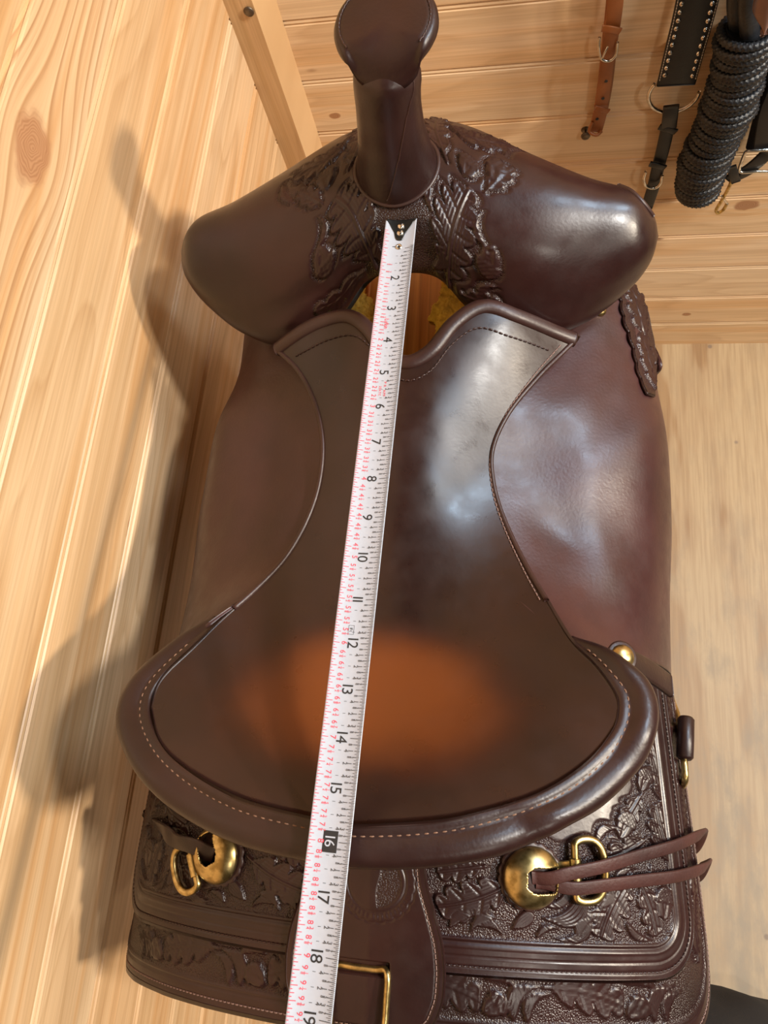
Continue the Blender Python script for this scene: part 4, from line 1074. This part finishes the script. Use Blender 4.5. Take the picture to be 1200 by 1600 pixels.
tape_part('blade', np.vstack([top_.reshape(-1, 3), bot_.reshape(-1, 3)]), F, M['white'], label='white painted steel blade')
# hook
hk = []
for x in np.linspace(-1, 1, 21):
    t0 = .0; t1 = .05 + .62 * max(0, 1 - (abs(x) / .88) ** 1.25)
    if abs(x) < .3: t1 = .62 + .10 * math.sqrt(max(0, 1 - (x / .3) ** 2))
    hk.append((x * HWB * .97, t0, t1))
hk = np.array(hk)
g = np.linspace(0, 1, 10)[:, None]
tg = hk[None, :, 1] * (1 - g) + hk[None, :, 2] * g; xg = np.repeat(hk[None, :, 0], 10, 0)
tp = blade(tg, xg, .022 + 0 * tg); bt = blade(tg, xg, -.03 + 0 * tg)
n, m_ = tg.shape
loop = np.concatenate([np.arange(m_), np.arange(1, n) * m_ + m_ - 1, (n - 1) * m_ + np.arange(m_ - 2, -1, -1), np.arange(n - 2, 0, -1) * m_])
a = np.arange(len(loop)); b = (a + 1) % len(loop)
F = np.vstack([quads(n, m_), quads(n, m_, off=n * m_, flip=True), np.stack([loop[a], loop[b], n * m_ + loop[b], n * m_ + loop[a]], 1)])
hook = tape_part('hook', np.vstack([tp.reshape(-1, 3), bt.reshape(-1, 3)]), F, M['black_paint'], label='black end hook')
V, F = box_data(blade(np.array(.0), np.array(0.), np.array(-.2)), HWB * 1.7, .05, .42, [CT, DT, NT]); tape_part('hook_lip', V, F, M['black_paint'], parent=hook, smooth=False)
for t in (.22, .47):
    V, F = lathe_data([(.1, 0), (.1, .03), (.07, .06), (0, .065)], 16, blade(np.array(t), np.array(0.), np.array(.02)), NT); tape_part('rivet', V, F, M['steel'], parent=hook, label='shiny rivet')
V, F = lathe_data([(.04, 0), (.045, .02), (.075, .03), (.095, .018), (.1, 0)], 20, blade(np.array(.93), np.array(0.), np.array(.006)), NT); tape_part('eyelet', V, F, M['steel'], label='small metal eyelet')
V, F = lathe_data([(0, .008), (.045, .008)], 16, blade(np.array(.93), np.array(0.), np.array(.006)), NT); tape_part('eyelet_hole', V, F, M['ink'])
V, F = box_data(blade(np.array(.93), np.array(-.14), np.array(.008)), .09, .02, .004, [CT, DT, NT]); tape_part('eyelet_mark', V, F, M['ink'])

_glyph = {}
def glyph(ch):
    if ch in _glyph: return _glyph[ch]
    cu = bpy.data.curves.new('g', 'FONT'); cu.body = ch; cu.size = 1.0; cu.resolution_u = 3
    o = bpy.data.objects.new('g', cu); COL.objects.link(o)
    bpy.context.view_layer.update()
    me = o.evaluated_get(bpy.context.evaluated_depsgraph_get()).to_mesh()
    V = np.array([v.co[:] for v in me.vertices])[:, :2] if len(me.vertices) else np.zeros((0, 2)); F = [list(p.vertices) for p in me.polygons]
    bpy.data.objects.remove(o); bpy.data.curves.remove(cu)
    _glyph[ch] = (V, F); return _glyph[ch]
def text_on(txt, t, x, size, wide=1.0, track=.05, h=.012, center=True):
    """lettering printed along the blade: reads towards the camera end, tops of letters to the right"""
    cur = 0; parts = []
    for ch in txt:
        if ch == ' ': cur += .3; continue
        V, F = glyph(ch)
        mn, mx = V[:, 0].min(), V[:, 0].max()
        wdt = max(mx - mn, .0)
        parts.append((V - [mn, 0] + [cur, 0], F)); cur += wdt + track
    tot = cur - track
    out = []
    for V, F in parts:
        al = (V[:, 0] - (tot / 2 if center else 0)) * size * wide; up = (V[:, 1] - .345) * size
        out.append((blade(t + al, x + up, np.full(len(al), h)), F))
    return out
def box_on(t, x, lt, lx, h=.01):
    P = np.array([(t - lt / 2, x - lx / 2), (t + lt / 2, x - lx / 2), (t + lt / 2, x + lx / 2), (t - lt / 2, x + lx / 2)])
    return blade(P[:, 0], P[:, 1], np.full(4, h)), [[0, 1, 2, 3]]
TMAX = 22
blk, red, sm, smr = [], [], [], []
for k in range(int(.95 * 32), TMAX * 32):
    t = k / 32
    L = .25 if k % 32 == 0 else .13 if k % 8 == 0 else .15 if k % 4 == 0 else .115 if k % 2 == 0 else .075
    if k < 24: continue
    blk.append(box_on(t, HWB - .006 - L / 2, .0085 if k % 4 else .012, L))
for k in range(int(.4 * 16), TMAX * 16):
    t = k / 16
    if k % 2 and t > 0: L = .045
    else: L = .13 if k % 4 == 0 else .085
    red.append(box_on(t, -HWB + .012 + L / 2, .014, L))
for i in range(1, TMAX):
    for e in range(1, 8):
        t = i + e / 8
        if t > TMAX - .2: break
        fr = {1: (1, 8), 2: (1, 4), 3: (3, 8), 4: (1, 2), 5: (5, 8), 6: (3, 4), 7: (7, 8)}[e]
        big = e % 2 == 0
        sz = .125 if big else .085
        x0 = .175 if big else .225
        sm += text_on(str(fr[0]), t, x0 + sz * .42, sz); sm += text_on(str(fr[1]), t + .0, x0 - sz * .42, sz)
        sm.append(box_on(t, x0, .035, .008))
        if big: sm.append(box_on(t, -.02, .008, .06))
    if i >= 2:
        pass
for k in range(4, TMAX * 4):
    t = k / 4; hv = t / 2; whole = int(hv); e = round((hv - whole) * 8)
    xo = -.20 if e else -.19
    if t < 1.4: continue
    if e == 0: smr += text_on(str(whole), t, -.185, .17)
    else:
        nu, de = (e, 8)
        while nu % 2 == 0: nu //= 2; de //= 2
        wo = -.035 if whole else 0
        if whole: smr += text_on(str(whole), t - .055, -.195, .16)
        smr += text_on(str(nu), t + .045, -.155, .088); smr += text_on(str(de), t + .045, -.235, .088)
        smr.append(box_on(t + .045, -.195, .06, .008))
def joined(name, parts, mat, label):
    V, F = join([p for p in parts if len(p[0])]); o = tape_part(name, V, F, mat, 'stuff', label, smooth=False); return o
joined('inch_ticks', blk, M['ink_grey'], 'fine black tick marks'); joined('half_scale_ticks', red, M['red'], 'red half scale tick marks')
joined('fraction_print', sm, M['ink_grey'], 'tiny black fractions'); joined('half_scale_print', smr, M['red'], 'red half scale numerals')
for i in range(2, TMAX):
    if i == 16:
        V, F = box_on(i, .0, .40, .30, .009); tape_part('number_block', V, F, M['ink'], smooth=False)
        V, F = join(text_on(str(i), i, 0.0, .30, 1.0, .12, h=.03)); tape_part('number', V, F, M['white'], smooth=False, label='white 16 in a black block')
    else:
        V, F = join(text_on(str(i), i, 0.0, .335, 1.0, .12)); tape_part('number', V, F, M['ink'], smooth=False, label='black numeral %d' % i)
V, F = join(text_on('Lufkin', 3.50, -.09, .15, .95, .04)); tape_part('lettering', V, F, M['red'], smooth=False, label='red printed word')
V, F = join(text_on('P R  APP', 5.5, .06, .085, 1.3, .12) + text_on('25ATC', 5.55, -.055, .085, 1.1, .1)); tape_part('lettering', V, F, M['red'], smooth=False, label='tiny red print')
V, F = join(text_on('1Ft', 11.70, -.075, .09, 1.0, .1) + [box_on(11.70, -.015, .2, .006), box_on(11.70, -.135, .2, .006), box_on(11.60, -.075, .006, .12), box_on(11.80, -.075, .006, .12)]); tape_part('lettering', V, F, M['ink'], smooth=False, label='boxed one foot mark')

# ------------------------------------------------------------------ tack on the back wall (points on a plane just off the boards)
def wl(px, py, off=.5): return at_y(px, py, BY - off)
def thing_at(name, base, label, cat, group=None):
    o = empty(name, (base[0] * IN, base[1] * IN, (base[2] + CAMH) * IN), 0, label, cat, group); o['_b'] = [float(x) for x in base]
    return o
def tp_(root, name, V, F, mat, parent=None, label=None, smooth=True, kind=None):
    o = mesh_obj(name, np.asarray(V) - np.array(root['_b']), F, mat, parent or root, smooth=smooth, label=label)
    if kind: o['kind'] = kind
    return o
def ribbon(root, name, pts, w, t, mat, label=None, n=40, up=(0, -1, 0), parent=None, rad=None):
    V, F = sweep_data(crom(pts, n), rrect(w, t, t * .4), up, rad=rad); return tp_(root, name, V, F, mat, parent, label)
def tube(root, name, pts, r, mat, label=None, n=50, closed=False, up=(0, -1, .05), parent=None):
    V, F = sweep_data(crom(pts, n, closed), circle(r, 9), up, closed); return tp_(root, name, V, F, mat, parent, label)

# russet strap
rt = thing_at('leather_strap', wl(930, 205, .4), 'narrow russet leather strap with small buckle hanging on pine wall', 'strap')
ribbon(rt, 'strap_body', [wl(1030, -800, .2), wl(1005, -560, .25), wl(985, -330, .3), wl(972, -150, .35), wl(960, 0, .45), wl(953, 60, .5), wl(946, 130, .5), wl(938, 175, .45), wl(930, 205, .4)], .74, .14, M['tan_leather'])
ribbon(rt, 'strap_billet', [wl(975, -150, .8), wl(964, -20, .85), wl(958, 35, .8), wl(950, 85, .75), wl(944, 135, .75), wl(939, 165, .7)], .70, .11, M['tan_leather'])
ribbon(rt, 'keeper', [wl(940, 44, .95), wl(955, 46, 1.02), wl(969, 49, .95)], .34, .1, M['tan_leather'], n=12)
ribbon(rt, 'keeper', [wl(929, 168, .8), wl(940, 171, .86), wl(951, 174, .8)], .30, .1, M['tan_leather'], n=12)
bk = rt
tube(rt, 'buckle', [wl(937, 58, .9), wl(936, 75, 1.0), wl(940, 92, 1.05), wl(952, 95, 1.05), wl(962, 86, 1.0), wl(965, 66, .9)], .07, M['steel'], 'small nickel buckle', n=40)
tube(rt, 'buckle_tongue', [wl(950, 72, .98), wl(945, 82, 1.1), wl(941, 91, 1.1)], .05, M['steel'], n=12)
for q in ((947, 127), (942, 154), (933, 186)):
    V, F = lathe_data([(0, .02), (.08, .02), (.085, 0)], 10, wl(q[0], q[1], .82 if q[1] < 160 else .52), (0, -1, 0)); tp_(rt, 'punched_hole', V, F, M['ink'])
tube(rt, 'end_loop', [wl(926, 190, .5), wl(921, 205, .7), wl(932, 211, .8), wl(940, 205, .6)], .09, M['tan_leather'], n=20)
sg_ = thing_at('wall_screw', wl(915, 203, 0), 'dark screw eye in the pine wall beside the russet strap end', 'screw')
V, F = lathe_data([(.06, 0), (.06, .35), (.2, .36), (.26, .42), (.22, .5), (.1, .52), (0, .5)], 18, wl(915, 203, -.02), (0, -1, 0)); tp_(sg_, 'screw_head', V, F, M['iron'])
V, F = lathe_data([(0, .01), (.24, .01), (.27, -.02)], 18, wl(915, 203, 0), (0, -1, 0)); tp_(sg_, 'washer', V, F, M['iron'])

# studded breast collar
bc = thing_at('breast_collar', wl(1022, 290, .6), 'black breast collar strap edged with two rows of silver studs', 'breast collar')
A0, A1 = (1122, -180), (1056, 131)
axis = [wl(1140, -640, .3), wl(1134, -420, .4), wl(1122, -180, .5), wl(1102, -60, .6), wl(1085, 20, .7), wl(1068, 85, .8), wl(1056, 132, .85)]
body = crom(axis, 120)
V, F = sweep_data(body, rrect(1.86, .2, .07), (0, -1, 0)); tp_(bc, 'strap_body', V, F, M['black_leather'], label='wide black leather strap')
Tt, Sd, Nd = frames(body, (0, -1, 0))
L = np.r_[0, np.cumsum(np.linalg.norm(np.diff(body, axis=0), axis=1))]
sV, sF = lathe_data([(.125, 0), (.115, .05), (.07, .1), (0, .115)], 12)
sme = None
def at_len(q, side, lift):
    p = np.array([np.interp(q, L, body[:, j]) for j in range(3)]); k = int(np.argmin(abs(L - q))); return p + Sd[k] * side + Nd[k] * lift, Nd[k]
q = L[-1] - .55
while q > 1.0:
    for side, dq in ((-.66, 0), (.66, .12)):
        p, nn = at_len(q - dq, side, .1)
        V, F = lathe_data([(.125, 0), (.115, .05), (.07, .1), (0, .115)], 12, p, nn); tp_(bc, 'stud', V, F, M['steel'])
    q -= .40
for side in (-.85, .85):
    pts = np.array([at_len(q, side, .1)[0] for q in np.linspace(.4, L[-1] - .25, 60)])
    parts = []
    Lp = np.r_[0, np.cumsum(np.linalg.norm(np.diff(pts, axis=0), axis=1))]
    for q in np.arange(.1, Lp[-1] - .1, .14):
        a = np.array([np.interp(q, Lp, pts[:, j]) for j in range(3)]); b = np.array([np.interp(q + .09, Lp, pts[:, j]) for j in range(3)])
        parts.append(sweep_data([a, (a + b) / 2 + np.array([0, -.02, 0]), b], circle(.022, 5), (0, -1, .1)))
    V, F = join(parts); tp_(bc, 'stitching', V, F, M['thread_white'], kind='stuff')
c = wl(1053, 146, .95); Rg = [c + np.array([1.22 * math.cos(t), 0, 1.22 * math.sin(t) * .95]) for t in np.linspace(math.radians(160), math.radians(372), 26)]
ca = math.radians(-13); 
Rg = [c + np.array([(p - c)[0] * math.cos(ca) - (p - c)[2] * math.sin(ca), 0, (p - c)[0] * math.sin(ca) + (p - c)[2] * math.cos(ca)]) for p in Rg]
tube(bc, 'ring', Rg, .1, M['steel'], 'large nickel ring', n=70)
ribbon(bc, 'ring_loop', [wl(1049, 165, 1.2), wl(1047, 182, 1.25), wl(1045, 200, 1.1)], .78, .16, M['black_leather'], n=14)
ribbon(bc, 'hanger_strap', [wl(1048, 172, .8), wl(1043, 200, .9), wl(1036, 232, .9), wl(1028, 262, .85), wl(1020, 295, .8), wl(1010, 325, .75)], .72, .16, M['black_leather'], n=24)
ribbon(bc, 'keeper', [wl(1030, 198, 1.1), wl(1043, 202, 1.16), wl(1056, 206, 1.1)], .36, .12, M['black_leather'], n=10)
ribbon(bc, 'keeper', [wl(1015, 256, 1.1), wl(1027, 259, 1.16), wl(1039, 262, 1.1)], .36, .12, M['black_leather'], n=10)
tube(bc, 'buckle', [wl(1009, 268, 1.0), wl(1006, 280, 1.1), wl(1010, 291, 1.15), wl(1022, 294, 1.15), wl(1031, 288, 1.1), wl(1035, 274, 1.0)], .085, M['steel'], 'nickel buckle', n=40)

# black rope hank
rh = thing_at('rope_hank', wl(1090, 300, 1.2), 'thick hank of black braided rope hanging on the back wall', 'rope')
ax = crom([wl(1172, 40, 1.5), wl(1163, 70, 1.55), wl(1152, 120, 1.6), wl(1135, 175, 1.6), wl(1112, 225, 1.55), wl(1098, 260, 1.5), wl(1090, 298, 1.4)], 80)
V, F = sweep_data(ax, circle(1.0, 20), (0, -1, 0)); tp_(rh, 'core', V, F, M['rope'])
Tt, Sd, Nd = frames(ax, (0, -1, 0)); La_ = np.r_[0, np.cumsum(np.linalg.norm(np.diff(ax, axis=0), axis=1))]
nw = 30
for k in range(nw):
    q = La_[-1] * (k + .5) / nw; i = int(np.argmin(abs(La_ - q)))
    c = np.array([np.interp(q, La_, ax[:, j]) for j in range(3)])
    r = 1.12 + .06 * math.sin(k * 1.7) + .05 * math.sin(k * .6 + 1); tl_ = .16 * math.sin(k * 2.1) + .12
    K = 204; aa = np.linspace(0, 2 * math.pi, K, endpoint=False)
    cen_ = np.array([c + (Sd[i] * math.cos(a) + Nd[i] * math.sin(a)) * r + Tt[i] * tl_ * math.cos(a) for a in aa])
    # plaited surface: the tube's radius swells in two crossing helices
    kk = 14; bb = np.linspace(0, 2 * math.pi, kk, endpoint=False)
    up_ = np.array([(Sd[i] * math.cos(a) + Nd[i] * math.sin(a)) for a in aa])
    T2, S2, N2 = frames(cen_, up_, True)
    rad = .19 * (.84 + .42 * np.abs(np.sin(17 * aa[:, None] + bb[None] * 2)) * np.abs(np.sin(17 * aa[:, None] - bb[None] * 2)) ** .7)
    V = cen_[:, None] + (S2[:, None] * np.cos(bb)[None, :, None] + N2[:, None] * np.sin(bb)[None, :, None]) * rad[..., None]
    tp_(rh, 'rope_wrap', V, quads(K, kk, cn=True, cm=True), M['rope'])
for dx, o_ in ((-14, 1.3), (2, 1.9), (16, 1.4)):
    tube(rh, 'rope_strand', [wl(1172 + dx * .6, 75, o_), wl(1168 + dx, 40, o_ + .2), wl(1166 + dx * 1.1, 0, o_ + .2), wl(1172 + dx, -80, o_), wl(1184 + dx * .8, -190, 1.0), wl(1262 + dx * .6, -500, 1.1), wl(1330 + dx * .4, -720, 1.1)], .42, M['rope'], n=90)
tube(rh, 'rope_bight', [wl(1082, 285, 1.6), wl(1084, 300, 1.8), wl(1094, 303, 1.8), wl(1104, 296, 1.6)], .34, M['rope'], n=24)

# padded black strap with snap hook at the right edge
ps = thing_at('padded_strap', wl(1190, 235, .9), 'padded black strap with buckle and snap hook at the right edge', 'strap')
ribbon(ps, 'strap_pad', [wl(1420, -760, .4), wl(1340, -460, .4), wl(1272, -160, .4), wl(1250, 0, .5), wl(1228, 100, .6), wl(1205, 180, .7), wl(1192, 228, .8)], 1.7, .55, M['cloth'], n=40, up=(.0, -1, 0))
ribbon(ps, 'strap_facing', [wl(1428, -760, .7), wl(1348, -460, .75), wl(1280, -160, .8), wl(1258, 0, .9), wl(1236, 100, 1.0), wl(1208, 170, 1.3), wl(1196, 232, 1.3)], 1.25, .16, M['black_leather'], n=40)
bp_ = [wl(1168, 236, 1.4), wl(1184, 235, 1.45), wl(1210, 234, 1.45), wl(1216, 240, 1.45), wl(1212, 262, 1.45), wl(1205, 267, 1.45), wl(1180, 268, 1.45), wl(1158, 269, 1.4), wl(1155, 264, 1.4), wl(1163, 242, 1.4)]
tube(ps, 'buckle', bp_, .09, M['steel'], 'square nickel buckle', n=80, closed=True)
ribbon(ps, 'strap_end', [wl(1200, 238, 1.2), wl(1186, 252, 1.3), wl(1168, 266, 1.25), wl(1148, 276, 1.2), wl(1138, 282, 1.2)], .8, .16, M['black_leather'], n=24)
ribbon(ps, 'keeper', [wl(1143, 260, 1.45), wl(1146, 272, 1.5), wl(1150, 284, 1.45)], .5, .14, M['black_leather'], n=10)
tube(ps, 'snap_hook', [wl(1144, 280, 1.3), wl(1140, 290, 1.35), wl(1134, 302, 1.4), wl(1126, 316, 1.4), wl(1119, 328, 1.35), wl(1122, 333, 1.3), wl(1130, 328, 1.3), wl(1136, 318, 1.3)], .1, M['brass'], 'small brass snap hook', n=50)
tube(ps, 'snap_bolt', [wl(1136, 318, 1.3), wl(1131, 311, 1.38), wl(1128, 306, 1.45)], .07, M['steel'], n=14)

# dusty leather flap at the top right corner
df = thing_at('leather_flap', wl(1190, 40, 3.1), 'dusty brown pointed leather flap at the top right corner', 'leather flap')
g = np.linspace(0, 1, 24)[:, None]
lf = crom([wl(1250, -300, 3.1), wl(1196, -90, 3.1), wl(1184, -20, 3.1), wl(1177, 12, 3.1), wl(1179, 26, 3.1), wl(1192, 46, 3.1)], 60); rg_ = crom([wl(1330, -300, 3.1), wl(1262, -90, 3.1), wl(1240, -20, 3.1), wl(1226, 10, 3.1), wl(1210, 30, 3.1), wl(1193, 47, 3.1)], 60)
f = np.linspace(0, 1, 10)[None, :, None]
FP = lf[:, None] * (1 - f) + rg_[:, None] * f; FP[..., 1] -= .35 * np.sin(np.linspace(0, math.pi, 10))[None]
o = shell('flap_body', FP - np.array(df['_b']), .16, M['mauve_leather'], df, up=(0, -1, 0))

# nail in the corner trim
nl = thing_at('nail_head', at_y(389, 17, BY - 3.0), 'small grey nail head in the corner trim', 'nail')
V, F = lathe_data([(.04, -.3), (.04, .0), (.22, .02), (.24, .06), (.2, .1), (0, .12)], 16, at_y(389, 17, BY - 3.0), (0, -1, 0)); tp_(nl, 'head', V, F, M['iron'])

# dark soft bundle on the floor behind the saddle
bz = at_z(1135, 1712, FZ)
bd_ = empty('dark_bundle', (bz[0] * IN, bz[1] * IN, 0), 0, 'soft black cloth bundle on the floor at the lower right corner', 'bundle')
n, m_ = 60, 80
th = np.linspace(0, math.pi / 2, n)[:, None]; ph = np.linspace(0, 2 * math.pi, m_, endpoint=False)[None]
rr = 1 + .05 * np.sin(3 * ph + 1) + .03 * np.sin(7 * ph + 4 * th) + .02 * np.sin(11 * ph - 6 * th)
X = 7.5 * rr * np.sin(th) ** .8 * np.cos(ph); Y = 6.0 * rr * np.sin(th) ** .8 * np.sin(ph); Z = 5.0 * np.cos(th) ** .9 * (1 + .05 * np.sin(4 * ph + 5 * th)) + .02
V = np.stack([X, Y, Z], -1)
F = quads(n, m_, cm=True, flip=False).tolist() + [[(n - 1) * m_ + j for j in range(m_)]]
mesh_obj('cloth_body', V, F, M['cloth'], bd_)
cr = np.array([(-6.0, -1, 3.0), (-3, 1.0, 4.75), (0, 1.6, 4.85), (3, .8, 4.6), (6.2, -.6, 2.6)])
sweep('fold', crom(cr, 40), circle(.35, 8, 1.6), M['cloth'], bd_, rad=np.sin(np.linspace(.3, 2.84, 40)))

# window in the back wall, out of the picture to the right: the cool daylight on the leather comes from it
WX, WZ, WW, WH = 34.0, 16.0, 18.0, 32.0
win = empty('window_1', (WX * IN, (BY - .2) * IN, (WZ + CAMH) * IN), 0, 'wooden framed window in the back wall', 'window'); win['kind'] = 'structure'
for nm, c, sx, sz in (('frame_rail', (0, WH / 2 + 1), WW + 4, 2), ('frame_rail', (0, -WH / 2 - 1), WW + 4, 2), ('frame_stile', (-WW / 2 - 1, 0), 2, WH), ('frame_stile', (WW / 2 + 1, 0), 2, WH), ('glazing_bar', (0, 0), .8, WH), ('glazing_bar', (0, 0), WW, .8)):
    V, F = box_data((c[0], -.4, c[1]), sx, 1.2 if 'frame' in nm else .7, sz); mesh_obj(nm, V, F, M['pine_trim'], win, smooth=False)

# ------------------------------------------------------------------ set the saddle's parts on its base point
for o in saddle.children: o.location.z = BASE * IN
for o in bpy.data.objects:
    if '_b' in o: del o['_b']
